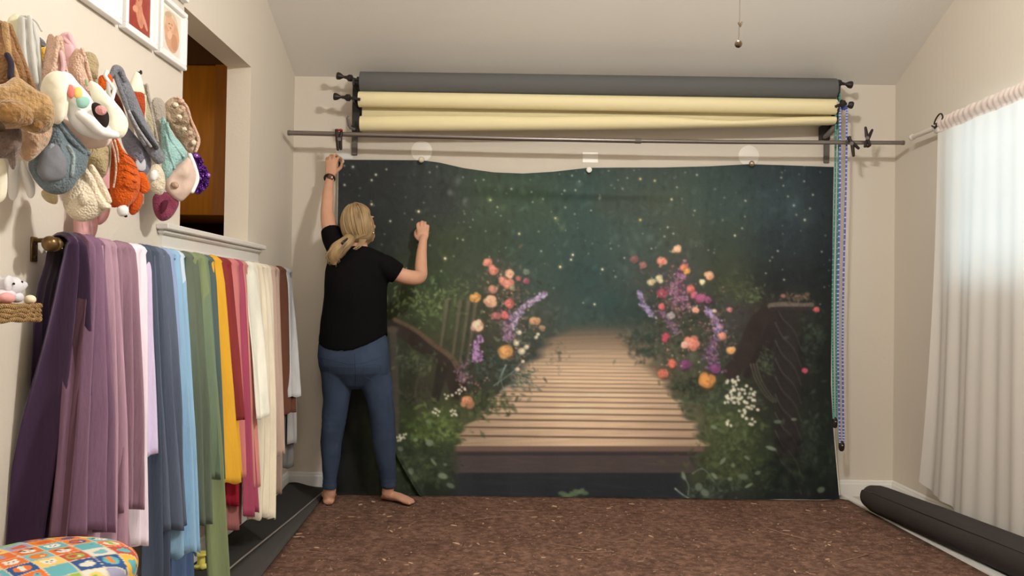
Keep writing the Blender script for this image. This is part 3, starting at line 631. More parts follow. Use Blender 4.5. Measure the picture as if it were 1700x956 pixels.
plate(br, 1369, 232, 1377, 270, 4.83, 4.849, GST, 'wall_strip'); plate(br, 1364, 208, 1378, 232, 4.80, 4.849, BLK, 'foot_plate')
MB().tube([atY(1369, 228, 4.74), atY(1377, 221, 4.70), atY(1386, 212, 4.68), atY(1394, 201, 4.68)], [.012, .016, .017, .014], 8, flat=(Vector((0, 1, 0)), .4)).build('diagonal_arm', GST, br)
for (x, y) in ((1391, 148), (1391, 178)):
    a = atY(x, y, 4.62); MB().box((a.x-.006, 4.61, a.z-.022), (a.x+.006, 4.76, a.z-.002), .002).build('hook', BLK, br, smooth=False)
knob(br, (1393, 138), (1410, 140.5), (1386, 146), 4.63); knob(br, (1399, 171.5), (1411, 174), (1387, 177), 4.60)
a = atY(1403, 173, 4.60); MB().tube([atY(1389, 172, 4.61), atY(1409, 173, 4.60)], .010, 12).build('chain_wheel_axle', mat('pale_plastic', (190, 185, 190), .4), br)
# long cross pole
POLE = mat('brushed_grey_pole', (128, 120, 116), .35, metal=.75, k=.9); YP = 4.585
po = thing('cross_pole', 'long thin grey metal pole spanning the wall just below the rolls', 'pole', tuple(atY(992, 233, YP)))
P = [atY(x, y, YP) for x, y in ((479, 220.5), (560, 222.5), (700, 226), (860, 230), (1062, 233.8))]
MB().tube(P, .0135, 16).build('wide_tube', POLE, po)
MB().tube([P[-1]-(P[-1]-P[-2]).normalized()*.05]+[atY(x, y, YP) for x, y in ((1200, 235.6), (1380, 236.5), (1500, 237))], .0115, 16).build('narrow_tube', POLE, po)
MB().tube([atY(1054, 233.7, YP), atY(1064, 233.9, YP)], .0150, 16).build('joint_collar', GST, po)
MB().tube([atY(478, 220.4, YP), atY(482, 220.6, YP)], .0145, 16).build('end_cap', GST, po); MB().tube([atY(1497, 237, YP), atY(1501, 237, YP)], .0125, 16).build('end_cap', GST, po)
# spring clamps on the pole
CLP = mat('dark_brown_clamp_plastic', (46, 34, 32), .5, k=.9); RED = mat('red_clamp_tip', (150, 46, 44), .5, k=.9)
def clamp(label, armA, armB, jaw, tips, Y):
    t = thing('spring_clamp', label, 'clamp', tuple(atY(*jaw, Y)), 'spring clamps on the pole')
    for k, arm in enumerate((armA, armB)):
        Ps = [atY(x, y, Y+(.012 if k else -.012)) for x, y in arm]
        MB().tube(Ps, [.007]+[.0105]*(len(Ps)-2)+[.008], 10, flat=(Vector((0, 1, 0)), .8), dome=True).build('clamp_arm', CLP, t)
    MB().tube([atY(*jaw, Y-.022), atY(*jaw, Y+.022)], .010, 14).build('spring', GST, t)
    for x, y in tips: MB().ell(atY(x, y, Y), (.011, .014, .007), 12, 8).build('clamp_tip', RED if 'red' in label else CLP, t)
YC = 4.555
clamp('dark spring clamp with a red tip, left end of the pole', [(558, 216), (560, 230), (561, 248)], [(567, 216), (565, 230), (566, 247)], (563, 231), [(561, 216), (566, 216)], YC)
clamp('dark spring clamp hanging down from the pole beside the blue chain', [(1410, 228), (1415, 240), (1417, 258)], [(1408, 230), (1416, 238), (1425, 246)], (1414, 238), [(1410, 228)], YC)
clamp('dark spring clamp standing up on the pole, furthest right', [(1437, 212), (1439, 226), (1444, 241)], [(1448, 216), (1442, 228), (1436, 243)], (1440, 229), [(1441, 243)], YC)
# two bead chain loops that turn the rollers
def chain(label, L, Rr, weight, cc, bc, Y, wr, top):
    t = thing('roller_chain', label, 'chain loop', tuple(atY(*weight[0], Y)), 'bead chains hanging from the roller bracket')
    for path in (L, Rr):
        Ps = [V3(p) for p in spline([tuple(atY(x, y, Y)) for x, y in path], 40)]
        cord = MB().tube(Ps, .0052, 7).build('chain_strand', cc, t)
        mb = MB(); n = int((Ps[0]-Ps[-1]).length/.0222)
        D = spline([tuple(p) for p in Ps], n)
        for p in D: mb.ell(V3(p), (.0072, .0075, .0058), 8, 5)
        b_ = mb.build('beads', bc, cord); b_['kind'] = 'stuff'
    A_ = atY(*weight[0], Y); B_ = atY(*weight[1], Y)
    MB().tube([A_, A_.lerp(B_, .3), A_.lerp(B_, .7), B_], [wr*.95, wr, wr, wr*.9], 16, flat=(Vector((0, 1, 0)), .7), dome=True).build('chain_weight', KNB, t)
    MB().ell(A_.lerp(B_, .3)+Vector((0, -wr*.72, 0)), (.004, .002, .002), 8, 6).build('weight_mark', PW, t)
    MB().lathe(atY(*top, Y)+Vector((-.006, 0, 0)), (1, 0, 0), [(0, .018), (.003, .024), (.009, .020), (.015, .024), (.018, .018)], 20).build('chain_wheel', cc, t)
chain('teal bead chain loop hanging beside the backdrop, shorter of two', [(1388, 142), (1386.5, 300), (1382.5, 480), (1382.5, 600), (1384, 694)], [(1394, 142), (1391.5, 300), (1388.5, 480), (1388.5, 600), (1389, 694)],
      [(1386.2, 696), (1386.2, 707)], mat('teal_chain_cord', (58, 122, 112), .5, k=.8), mat('teal_chain_beads', (96, 158, 148), .4, k=.8), 4.66, .0145, (1391, 140))
chain('blue and white bead chain loop reaching lower, rightmost of two', [(1394.5, 176), (1394.5, 300), (1391.5, 480), (1391.5, 600), (1394.5, 734)], [(1406, 176), (1404.5, 300), (1400, 480), (1399, 600), (1400.5, 734)],
      [(1397.2, 736), (1397.2, 745)], mat('blue_chain_cord', (84, 92, 172), .5, k=.8), mat('pale_blue_chain_beads', (176, 184, 220), .4, k=.8), 4.63, .0165, (1400, 176))
# ---------------------------------------------------------------- clothes rod with the fabric wraps on the left wall
XRD, ZRD = -1.20, 1.222
BRZ = mat('antique_bronze', (120, 96, 62), .35, metal=.8)
yl = atX(92, 417, XRD).y; yr = 4.50
rod = thing('curtain_rod', 'bronze rod along the left wall holding the row of fabric wraps', 'rod', (XRD, (yl+yr)/2, ZRD))
MB().tube([(XRD, yl, ZRD), (XRD, yr, ZRD)], .0095, 14).build('rod_tube', BRZ, rod)
fn_ = MB().ell((XRD, yl-.026, ZRD), .0205, 20, 14).build('finial', BRZ, rod)
MB().lathe((XRD, yl-.01, ZRD), (0, 1, 0), [(0, .012), (.004, .019), (.012, .019), (.016, .012), (.024, .014), (.03, .012)], 18).build('finial_collar', BRZ, fn_)
yk = atX(57, 420, XL+.004).y
bk = MB().box((XL, yk-.014, ZRD-.045), (XL+.006, yk+.014, ZRD+.022), .002).tube([(XL+.003, yk, ZRD+.012), (XL+.04, yk, ZRD+.014), (XRD, yl+.012, ZRD+.012), (XRD+.008, yl+.012, ZRD-.012)], .006, 8).build('wall_bracket', BRZ, rod)
for z in (ZRD-.033, ZRD+.004): MB().lathe((XL+.006, yk, z), (1, 0, 0), [(0, .005), (.003, .004)], 10).build('screw', BLK, bk)
MB().box((XL, yr-.06, ZRD-.045), (XL+.006, yr-.03, ZRD+.022), .002).tube([(XL+.003, yr-.045, ZRD+.01), (XRD, yr-.045, ZRD-.010)], .006, 8).build('wall_bracket', BRZ, rod)
rn = random.Random(5)
def wrap(name, label, c, xt, bL, bR, npl=4, amp=.018, back=.5, top=0.0, scal=0, rough=.9, ill=.80, bx=-1.255, N=44, M=34, flare=1.0, bump='X', mid=None, cat='fabric wrap', sh_=.0):
    """one length of cloth folded over the rod: xt = pixel span on the rod, bL / bR = lower corners (pixel x, pixel y, real X)"""
    npl = npl*.62; g_ = sum(c)/3; c = tuple(int(v*.86+g_*.14) for v in c)
    ya, yb_ = atX(xt[0], 430, XRD).y, atX(xt[1], 440, XRD).y
    L = atX(*bL[:2], bL[2]); Rr = atX(*bR[:2], bR[2]); ph = rn.uniform(0, 6.28); ph2 = rn.uniform(0, 6.28)
    rows = []; r0 = .012+top
    zmin = (L.z+Rr.z)/2
    # back fall
    for i in range(10):
        t = 1-i/9; z = ZRD-(ZRD-zmin)*back*t; row = []
        for j in range(N+1):
            u = j/N; y = ya+(yb_-ya)*u+(u-.5)*.02*t; X = XRD-r0+(bx-XRD+r0)*sm(t*3)+amp*.35*math.sin(2*PI*npl*u+ph)*t
            row.append(Vector((max(XL+.004, X), y, z)))
        rows.append(row)
    for i in range(1, 8):
        a = PI-PI*i/8
        row = []
        for j in range(N+1):
            u = j/N; rr = r0+.002+.009*math.sin(PI*u)**.6+.002*math.sin(2*PI*npl*u+ph)
            row.append(Vector((XRD+math.cos(a)*rr, ya+(yb_-ya)*u, ZRD+math.sin(a)*rr*.95)))
        rows.append(row)
    for i in range(M+1):
        t = i/M; row = []
        for j in range(N+1):
            u = j/N
            T = Vector((XRD+r0, ya+(yb_-ya)*u, ZRD)); Bt = L.lerp(Rr, u)
            e = t**flare
            y = T.y+(Bt.y-T.y)*e; z = T.z+(Bt.z-T.z)*t
            X = T.x+(Bt.x-T.x)*t
            k = min(1, .35+t*1.1)
            w1 = math.sin(2*PI*npl*u+ph+.9*math.sin(t*3+ph2)); w1 += .35*math.sin(2*PI*npl*.43*u+ph2*2)
            off = amp*1.6*k*(w1*.75+.16*math.sin(2*PI*npl*1.9*u+ph2+t*1.5))
            off += (.020*math.sin(PI*u)**.6-.008)*min(1, t*6+.5)
            y += .35*amp*k*math.cos(2*PI*npl*u+ph+t)
            if t > .985 and scal: z += scal*math.sin(u*npl*14)*.5
            if i > M-3: z += .006*math.sin(u*7+ph)
            row.append(Vector((max(XL+.006, X+off), y, z)))
        rows.append(row)
    m_ = mat(name.replace('.', '_')+'_'+'_'.join(str(v) for v in c), c, rough, k=ill, bump=.35, bscale=130, wave=None, sheen=sh_, var=.07, vscale=20, stretch=(1, 1, .15), spec=.1)
    o = MB().grid(rows).build(name, m_, angle=False)
    s = o.modifiers.new('cloth_thickness', 'SOLIDIFY'); s.thickness = .0025; s.offset = 0
    return tag(o, label, cat, 'fabric wraps hanging on the rod')
W = wrap
W('fabric_wrap', 'dark aubergine velvet wrap, first on the rod by the finial', (58, 36, 66), (97, 122), (24, 905, -1.255), (150, 905, -1.13), 4, .028, .6, .014, sh_=.4)
W('fabric_wrap', 'narrow dark plum-brown wrap over the aubergine velvet', (92, 62, 76), (119, 127), (88, 915, -1.15), (104, 912, -1.105), 2, .010, .5, .016)
W('fabric_wrap', 'dusty plum purple wrap, widest of the purple cloths', (122, 90, 116), (122, 156), (104, 888, -1.115), (188, 880, -1.045), 4, .022, .5, .016)
W('fabric_wrap', 'long mauve lilac wrap reaching past the plum one', (168, 132, 150), (148, 184), (136, 915, -1.10), (213, 925, -1.055), 5, .020, .6, .012)
W('fabric_wrap', 'greyish mauve wrap between lilac and white cloths', (142, 108, 126), (178, 212), (186, 852, -1.085), (230, 838, -1.045), 5, .016, .6, .012)
W('fabric_wrap', 'pale lavender white wrap, long and smooth', (226, 210, 224), (208, 232), (212, 910, -1.09), (244, 900, -1.07), 3, .010, .6, .012)
W('fabric_wrap', 'short pale lavender wrap behind the long lavender white one', (196, 182, 216), (226, 236), (238, 757, -1.10), (258, 754, -1.09), 2, .008, .5, .010)
W('fabric_wrap', 'dark navy slate wrap reaching the bottom of the picture', (70, 80, 100), (222, 252), (243, 975, -1.10), (282, 975, -1.08), 4, .016, .7, .014)
W('fabric_wrap', 'slate grey blue wrap beside the navy one', (88, 99, 120), (240, 268), (266, 885, -1.09), (303, 872, -1.055), 4, .016, .6, .012)
W('fabric_wrap', 'periwinkle light blue wrap with narrow folds', (136, 158, 200), (255, 280), (288, 890, -1.12), (322, 880, -1.10), 3, .012, .6, .012)
W('fabric_wrap', 'sky blue gauze wrap with a ragged fringed hem', (132, 174, 208), (268, 292), (284, 926, -1.08), (328, 916, -1.04), 4, .014, .5, .012, scal=.014)
W('fabric_wrap', 'denim blue wrap showing below the ragged sky blue one', (80, 106, 150), (276, 290), (290, 980, -1.14), (320, 980, -1.13), 3, .010, .6, .008)
W('fabric_wrap', 'very pale blue wrap, narrow edge right of the sky blue', (190, 208, 232), (280, 298), (308, 860, -1.12), (332, 857, -1.09), 2, .008, .4, .010)
W('fabric_wrap', 'deep green wrap mostly hidden behind blue and sage', (50, 92, 76), (290, 300), (268, 990, -1.18), (292, 990, -1.17), 2, .008, .6, .008)
W('fabric_wrap', 'grey sage green wrap, first of the greens', (96, 108, 92), (293, 318), (316, 868, -1.10), (346, 872, -1.07), 4, .014, .6, .012)
W('fabric_wrap', 'long moss green wrap reaching the bottom of the picture', (126, 140, 98), (306, 332), (345, 985, -1.08), (380, 985, -1.04), 3, .014, .5, .014)
W('fabric_wrap', 'soft eucalyptus green wrap right of the moss one', (112, 132, 106), (318, 338), (345, 795, -1.08), (362, 792, -1.05), 3, .012, .6, .012)
W('fabric_wrap', 'grey teal wrap just left of the yellow one', (80, 98, 98), (330, 348), (356, 792, -1.09), (372, 800, -1.065), 2, .010, .6, .010)
W('fabric_wrap', 'bright mustard yellow wrap with a curled hem', (224, 164, 40), (339, 359), (362, 806, -1.08), (404, 793, -1.04), 3, .014, .55, .014, scal=.006)
W('fabric_wrap', 'dark brick red wrap hanging short beside the yellow one', (138, 50, 50), (354, 374), (385, 697, -1.08), (402, 694, -1.06), 3, .012, .5, .012)
W('fabric_wrap', 'crimson wrap end showing under the yellow hem', (160, 26, 46), (360, 372), (360, 842, -1.16), (394, 836, -1.12), 3, .010, .5, .008)
W('fabric_wrap', 'salmon pink wrap between brick red and raspberry', (206, 116, 118), (368, 388), (384, 800, -1.10), (406, 792, -1.07), 2, .012, .5, .012)
W('fabric_wrap', 'dusty rose wrap with a wide low hem', (172, 106, 104), (374, 392), (362, 884, -1.17), (406, 872, -1.10), 3, .010, .5, .008)
W('fabric_wrap', 'raspberry pink wrap, long and bright', (172, 72, 100), (380, 398), (402, 858, -1.09), (426, 852, -1.06), 3, .012, .5, .012)
W('fabric_wrap', 'peach rose wrap left of the cream ones', (208, 136, 124), (388, 402), (414, 812, -1.09), (430, 806, -1.065), 2, .010, .5, .012)
W('fabric_wrap', 'smooth cream white wrap, shortest of the creams', (236, 228, 212), (399, 418), (426, 697, -1.07), (444, 690, -1.045), 2, .010, .5, .012)
W('fabric_wrap', 'ivory lace wrap gathered and flaring at its hem', (222, 212, 190), (412, 436), (420, 862, -1.08), (456, 858, -1.03), 5, .012, .5, .012, scal=.010, flare=1.6)
W('fabric_wrap', 'pale cream wrap behind the ivory lace', (214, 204, 184), (430, 446), (440, 770, -1.10), (458, 764, -1.075), 3, .010, .5, .010)
W('fabric_wrap', 'beige pink wrap right of the cream cloths', (188, 160, 146), (441, 456), (455, 757, -1.09), (471, 750, -1.06), 3, .008, .5, .010)
W('fabric_wrap', 'narrow taupe wrap hanging lowest near the corner', (160, 136, 122), (446, 458), (455, 822, -1.13), (467, 818, -1.11), 2, .006, .5, .008)
W('fabric_wrap', 'chocolate brown wrap near the far end of the rod', (98, 60, 46), (455, 470), (470, 688, -1.08), (489, 682, -1.05), 2, .010, .6, .012)
W('fabric_wrap', 'pale blue grey wrap, last on the rod', (176, 178, 182), (465, 477), (478, 660, -1.07), (497, 656, -1.04), 2, .008, .3, .010)
W('fabric_wrap', 'mid grey wrap end hanging low by the corner', (112, 110, 110), (466, 478), (471, 778, -1.13), (487, 772, -1.11), 2, .006, .4, .006)
W('fabric_wrap', 'light grey wrap end between the brown one and the corner', (158, 158, 160), (470, 479), (478, 738, -1.11), (492, 734, -1.09), 2, .006, .4, .006)
# ---------------------------------------------------------------- picture frames on the left wall
FW = mat('white_frame_wood', (240, 238, 236), .4, k=.9, spec=.4)
def col_mesh(name, P, C, m_, parent):
    """grid of points P with colours C (0..255) as a printed surface"""
    ny, nx = len(P), len(P[0]); mb = MB().grid(P); o = mb.build(name, m_, parent, smooth=False)
    a = o.data.color_attributes.new('print', 'FLOAT_COLOR', 'POINT'); c = np.array(C, float).reshape(-1, 3)/255; l = np.where(c <= .04045, c/12.92, ((c+.055)/1.055)**2.4)
    a.data.foreach_set('color', np.concatenate([np.clip(l, 0, .93), np.ones((len(l), 1))], 1).astype(np.float32).ravel()); return o
PRN = attr_mat('framed_photo_print', .35, spec=.4)
def frame(label, y0, y1, z0, z1, py0, py1, pz0, pz1, paint):
    t = thing('picture_frame', label, 'picture frame', (XL, (y0+y1)/2, z0), 'white picture frames in rows on the left wall'); D = .026; w_ = .018; x0 = XL+.001
    mb = MB()
    for a, b in (((x0, y0, z0), (x0+D, y1, z0+w_)), ((x0, y0, z1-w_), (x0+D, y1, z1)), ((x0, y0, z0+w_), (x0+D, y0+w_, z1-w_)), ((x0, y1-w_, z0+w_), (x0+D, y1, z1-w_))): mb.box(a, b, .002)
    mb.build('frame', FW, t, smooth=False)
    MB().box((x0, y0+.01, z0+.01), (x0+.012, y1-.01, z1-.01)).build('mat_board', mat('white_mat_board', (242, 236, 226), .8, k=.9), t, smooth=False)
    n = 60; P = []; C = []
    for i in range(n+1):
        v = i/n; rp = []; rc_ = []
        for j in range(n+1):
            u = j/n; rp.append(Vector((x0+.0128, py0+(py1-py0)*u, pz0+(pz1-pz0)*v))); rc_.append(paint(u, v))
        P.append(rp); C.append(rc_)
    col_mesh('photo_print', P, C, PRN, t); return t
def eb(u, v, cx, cy, rx, ry, a=0):
    x, y = u-cx, v-cy; c, s = math.cos(a), math.sin(a); return ((x*c+y*s)/rx)**2+((-x*s+y*c)/ry)**2 < 1
def baby_red(u, v):
    n = noise.noise(Vector((u*9, v*9, 0)))*14; c = (158+n, 58+n*.5, 48)
    if eb(u, v, .5, .30, .16, .26, .5): c = (206+n, 138+n, 108)                # curled body
    if eb(u, v, .74, .22, .20, .055, -.7): c = (216, 152, 122)
    if eb(u, v, .30, .33, .12, .06, .2): c = (222, 160, 130)
    if eb(u, v, .48, .55, .13, .12): c = (214, 146, 116)
    if eb(u, v, .50, .68, .17, .14) or eb(u, v, .53, .85, .07, .18, -.1): c = (190+n*2, 128+n*2, 104)   # knitted cap
    if eb(u, v, .44, .52, .03, .012): c = (120, 60, 50)
    return c
def baby_sleep(u, v):
    n = noise.noise(Vector((u*7, v*7, 3)))*12; c = (236, 226, 214)
    if eb(u, v, .46, .62, .40, .36, .25): c = (224+n, 204+n, 176)
    if eb(u, v, .52, .42, .40, .40, -.3): c = (220+n, 170+n, 138)
    if eb(u, v, .40, .68, .22, .19): c = (230, 182, 150)
    if eb(u, v, .66, .30, .17, .20): c = (206, 148, 114)
    if eb(u, v, .40, .40, .14, .09, .5): c = (238, 196, 166)
    if eb(u, v, .36, .66, .05, .012, .3) or eb(u, v, .50, .68, .05, .012, -.2): c = (130, 76, 56)
    if eb(u, v, .43, .58, .04, .018): c = (190, 96, 80)
    if eb(u, v, .3, .86, .2, .07, .3): c = (206, 178, 140)
    return c
def baby_peach(u, v):
    n = noise.noise(Vector((u*7, v*7, 9)))*10; c = (240+n*.3, 232, 224)
    if eb(u, v, .72, .55, .30, .36, .4): c = (228+n, 152+n, 122)
    if eb(u, v, .60, .72, .14, .14): c = (234, 166, 134)
    if eb(u, v, .86, .28, .16, .1, .5): c = (214, 120, 96)
    return c
zf0, zf1 = 1.955, 2.172
frame('white frame with a peach baby photo, cut off at the top left', 2.415, 2.655, zf0, zf1+.03, 2.46, 2.61, zf0+.06, zf1-.01, baby_peach)
frame('white frame with a red photo of a curled baby in a knitted cap', 2.682, 2.925, zf0, zf1+.03, 2.722, 2.885, zf0+.030, zf1+.005, baby_red)
frame('white frame with a cream photo of a sleeping baby, beside the opening', 2.948, 3.185, zf0, zf1, 2.985, 3.15, zf0+.034, zf1-.03, baby_sleep)
frame('white frame of the upper row, only its lower corner in view', 2.955, 3.192, 2.218, 2.44, 2.995, 3.15, 2.255, 2.40, baby_sleep)
# ---------------------------------------------------------------- hats, bonnets and toys hanging in layers on the left wall
rh = random.Random(11)
def dirs(deg=52):
    h = Vector((math.cos(R(deg)), math.sin(R(deg)), 0)); return h, Vector((math.sin(R(deg)), -math.cos(R(deg)), 0))
H_, N_ = dirs()
def on(px, py, P0): return atP(px, py, P0, N_)
def anchor(out, X):
    cx = sum(p[0] for p in out)/len(out); cy = sum(p[1] for p in out)/len(out); return atX(cx, cy, X)
def fabric(nm, c, kind='knit', ill=.88, trans=0):
    if kind == 'knit': return mat(nm, c, .95, k=ill, bump=.8, bscale=170, wave='knit', var=.10, vscale=30, spec=.1, trans=trans, sheen=.2)
    if kind == 'fur': return mat(nm, c, .95, k=ill, bump=2.2, bscale=120, var=.22, vscale=40, spec=.05, sheen=.5)
    if kind == 'lace': return mat(nm, c, .85, k=ill, bump=.9, bscale=190, wave='knit', var=.12, vscale=60, spec=.15, trans=.25)
    return mat(nm, c, .8, k=ill, bump=.4, bscale=60, var=.06, vscale=12, spec=.2, trans=trans)
def puff(mb, out, P0, t=.035, n=44, m=9, lump=.18, seed=0, dent=0, dpos=(0, 0), asc=20, back=.8, roll=0):
    """a soft stuffed or empty knitted volume with the given outline"""
    O = [V3(on(x, y, P0)) for x, y in out]; O = [V3(p) for p in spline([tuple(p) for p in O], n, True)]
    C = sum(O, Vector())/len(O); vs = []; fs = []
    def put(p, s, r):
        q = p*asc+Vector((seed*7.1, seed*3.3, 0)); l = noise.noise(q)*lump+noise.noise(q*2.7)*lump*.3
        hh = t*(max(0, 1-r*r)**.5)*(1+l*1.6)
        if s > 0 and dent:
            d2 = ((p-C).dot(H_)/.03-dpos[0])**2+((p-C).z/.03-dpos[1])**2; hh -= dent*math.exp(-d2)
        if roll: hh += roll*math.exp(-((r-.86)/.10)**2)*(1 if s > 0 else .3)
        p = p+N_*(hh if s > 0 else -hh*back); p.x = max(p.x, XL+.006+.002*abs(l)); return p
    for s in (1, -1):
        k0 = len(vs); vs.append(put(C.copy(), s, 0))
        for i in range(1, m+1):
            r = i/m; r = 1-(1-r)**1.4
            for j in range(n):
                p = C.lerp(O[j], r); vs.append(put(p, s, r))
        for j in range(n):
            a, b = k0+1+j, k0+1+(j+1) % n; fs.append((k0, a, b) if s < 0 else (k0, b, a))
            for i in range(m-1):
                a, b, c, d = k0+1+i*n+j, k0+1+i*n+(j+1) % n, k0+1+(i+1)*n+(j+1) % n, k0+1+(i+1)*n+j
                fs.append((a, d, c, b) if s < 0 else (a, b, c, d))
    k1 = 1+n*m
    for j in range(n):
        a, b = 1+(m-1)*n+j, 1+(m-1)*n+(j+1) % n; fs.append((a, b, k1+b, k1+a))
    return mb.add(vs, fs)
def cord(mb, pts, P0, r, n=8, off=.0, flat=None):
    P = [on(x, y, P0)+N_*off for x, y in pts]; P = [V3(p) for p in spline([tuple(p) for p in P], max(6, len(P)*5))]
    for p in P: p.x = max(p.x, XL+.008)
    rr = r if isinstance(r, (int, float)) else [float(np.interp(i/(len(P)-1), np.linspace(0, 1, len(r)), r)) for i in range(len(P))]
    return mb.tube(P, rr, n, dome=True, flat=flat)
GRP = 'baby hats and bonnets hung in layers on the left wall'
def hat(name, label, cat, out, X, m_, t=.035, parts=(), **kw):
    P0 = anchor(out, X); mb = puff(MB(), out, P0, t, **kw)
    if parts:
        T = thing(name, label, cat, tuple(P0), GRP); mb.build('body', m_, T)
        for p in parts: p(T, P0)
    else: T = tag(mb.build(name, m_), label, cat, GRP)
    return T
def pf(nm, out, m_, t=.015, off=0.0, **kw):
    def f(T, P0):
        P1 = P0+N_*off; puff(MB(), out, P1, t, **kw).build(nm, m_, T)
    return f
def cd_(nm, pts, m_, r=.004, off=0.0, flat=None):
    return lambda T, P0: cord(MB(), pts, P0, r, off=off, flat=flat).build(nm, m_, T)
def ballp(nm, x, y, r, m_, off=0.0): return lambda T, P0: MB().ell(on(x, y, P0)+N_*off, r, 14, 10).build(nm, m_, T)
def wrinkled(r): return [r*q for q in (.5, 1, .8, 1.1, .7, .95, .5)]
TAN = fabric('tan_fur', (176, 142, 98), 'fur'); BRN = fabric('brown_wool', (140, 104, 72)); CRW = fabric('cream_fleece', (228, 219, 200), 'smooth', .8); WHT = fabric('white_fleece', (238, 232, 224), 'smooth', .8)
VEI = fabric('white_veil', (206, 206, 202), 'smooth', .8, .3); PCH = fabric('peach_lace', (226, 196, 176), 'lace'); PNK = fabric('pink_tulle', (222, 188, 194), 'smooth', .8, .3); PNL = fabric('pink_soft', (214, 168, 168), 'smooth', .8, .25)
BGR = fabric('blue_grey_knit', (106, 120, 128)); BGL = fabric('grey_felt', (118, 120, 128), 'smooth'); ORG_ = fabric('orange_knit', (200, 88, 24)); RST = fabric('rust_knit', (158, 62, 30)); GRY = fabric('slate_grey_knit', (122, 124, 132)); DKG = fabric('charcoal_knit', (66, 66, 70))
OLV = fabric('mossy_beige_knit', (168, 152, 118)); AQU = fabric('aqua_knit', (152, 190, 188)); LCT = fabric('tan_lace', (192, 170, 146), 'lace'); TAU = fabric('taupe_fur', (112, 94, 86), 'fur'); BPK = fabric('beige_pink_fur', (190, 156, 128), 'fur')
MAG = fabric('magenta_knit', (128, 58, 80)); PUR = mat('purple_sequins', (104, 52, 142), .25, metal=.45, k=.75, bump=3, bscale=140, wave='knit', var=.3, vscale=70); SHR = fabric('sheer_lilac_grey', (188, 178, 168), 'lace'); CRK = fabric('cream_knit', (220, 208, 186)); NAV = fabric('dark_navy', (52, 46, 60), 'smooth'); BLH = fabric('near_black_cloth', (42, 30, 30), 'smooth'); YEL = fabric('mustard_knit', (214, 168, 62)); SAG = fabric('pale_green_cloth', (204, 200, 172), 'smooth')
# back layer, close to the wall
hat('baby_scarf', 'pale sage scarf hanging behind the white veil at top left', 'scarf', [(12, 40), (20, 25), (30, 26), (33, 60), (36, 110), (36, 150), (26, 150), (18, 100)], -1.235, SAG, .012)
hat('baby_veil', 'white gauze veil bunched on its hook, upper left', 'veil', [(26, 45), (33, 26), (46, 28), (60, 46), (68, 90), (70, 150), (60, 156), (46, 140), (34, 105), (26, 60)], -1.215, VEI, .022, lump=.35,
    parts=[cd_('fold', [(32, 34), (34, 80), (40, 132)], VEI, .005, .020), cd_('fold', [(42, 32), (46, 80), (54, 140)], VEI, .006, .024), cd_('fold', [(50, 42), (58, 90), (64, 150)], VEI, .005, .018), cd_('tie', [(40, 28), (56, 36), (66, 52)], VEI, .003, .01)])
hat('baby_sock', 'small grey bootie above the mustard one', 'bootie', [(56, 60), (62, 60), (72, 68), (76, 76), (68, 80), (60, 74)], -1.225, fabric('grey_knit', (112, 114, 116)), .012)
hat('baby_sock', 'small mustard yellow bootie beside the white veil', 'bootie', [(63, 82), (70, 78), (77, 82), (77, 98), (70, 106), (63, 100)], -1.215, YEL, .014)
hat('baby_bonnet', 'pink tulle bonnet hung high between peach lace and mossy knit', 'bonnet', [(98, 62), (106, 54), (116, 55), (123, 72), (128, 92), (130, 112), (120, 118), (106, 112), (98, 90)], -1.20, PNK, .028, lump=.35,
    parts=[cd_('ribbon', [(108, 60), (118, 84), (126, 112)], PNK, .005, .02), cd_('ribbon', [(102, 70), (112, 82), (112, 100)], PNL, .004, .022)])
hat('baby_bonnet', 'mossy beige bobble bonnet hung alone above the cream rabbit hat', 'bonnet', [(139, 90), (147, 86), (157, 91), (163, 104), (162, 118), (160, 132), (152, 130), (143, 118)], -1.225, OLV, .022, lump=.4,
    parts=[cd_('tie', [(154, 118), (160, 138), (163, 156)], OLV, .005)])
hat('baby_hat', 'pointed cream hat hung on the small black nail', 'hat', [(226, 119), (232, 124), (237, 140), (239, 157), (226, 160), (213, 156), (213, 146), (219, 130)], -1.225, CRW, .016)
hat('baby_hat', 'rust orange ribbed hat under the pointed cream one', 'hat', [(216, 154), (227, 152), (238, 156), (240, 175), (238, 195), (234, 209), (226, 198), (218, 182)], -1.215, RST, .022, lump=.3)
hat('baby_bonnet', 'orange strappy bonnet with a white loop, left of the long grey hat', 'bonnet', [(164, 128), (174, 124), (184, 124), (187, 136), (178, 144), (172, 152), (165, 146)], -1.22, ORG_, .012,
    parts=[cd_('loop', [(174, 120), (172, 128), (180, 140), (186, 150), (182, 168)], WHT, .006, .012), cd_('loop', [(176, 138), (178, 156), (186, 172), (190, 186)], VEI, .006, .01)])
hat('baby_romper', 'dark rust romper hanging behind the long grey hat', 'romper', [(184, 150), (194, 156), (206, 184), (210, 204), (198, 200), (188, 180)], -1.235, fabric('dark_rust', (116, 54, 40)), .012)
hat('baby_bonnet', 'long cream lace strip left of the sheer lilac bonnet', 'bonnet', [(235, 145), (242, 142), (250, 168), (256, 200), (263, 240), (256, 245), (244, 220), (234, 190)], -1.215, fabric('olive_cream_lace', (202, 194, 164), 'lace'), .014,
    parts=[cd_('strap', [(240, 142), (246, 176), (258, 236)], SHR, .005, .014), cd_('strap', [(238, 160), (238, 200), (248, 232)], CRK, .004, .012)])
hat('baby_bonnet', 'sheer lilac grey bonnet behind the aqua knit', 'bonnet', [(252, 168), (262, 162), (272, 170), (275, 200), (270, 250), (260, 232), (254, 200)], -1.21, SHR, .018, lump=.4)
hat('knit_strap', 'pale strap hanging below the fur bonnets, nearest the shelf', 'strap', [(-8, 262), (6, 262), (12, 300), (8, 330), (-8, 330)], -1.22, CRW, .012)
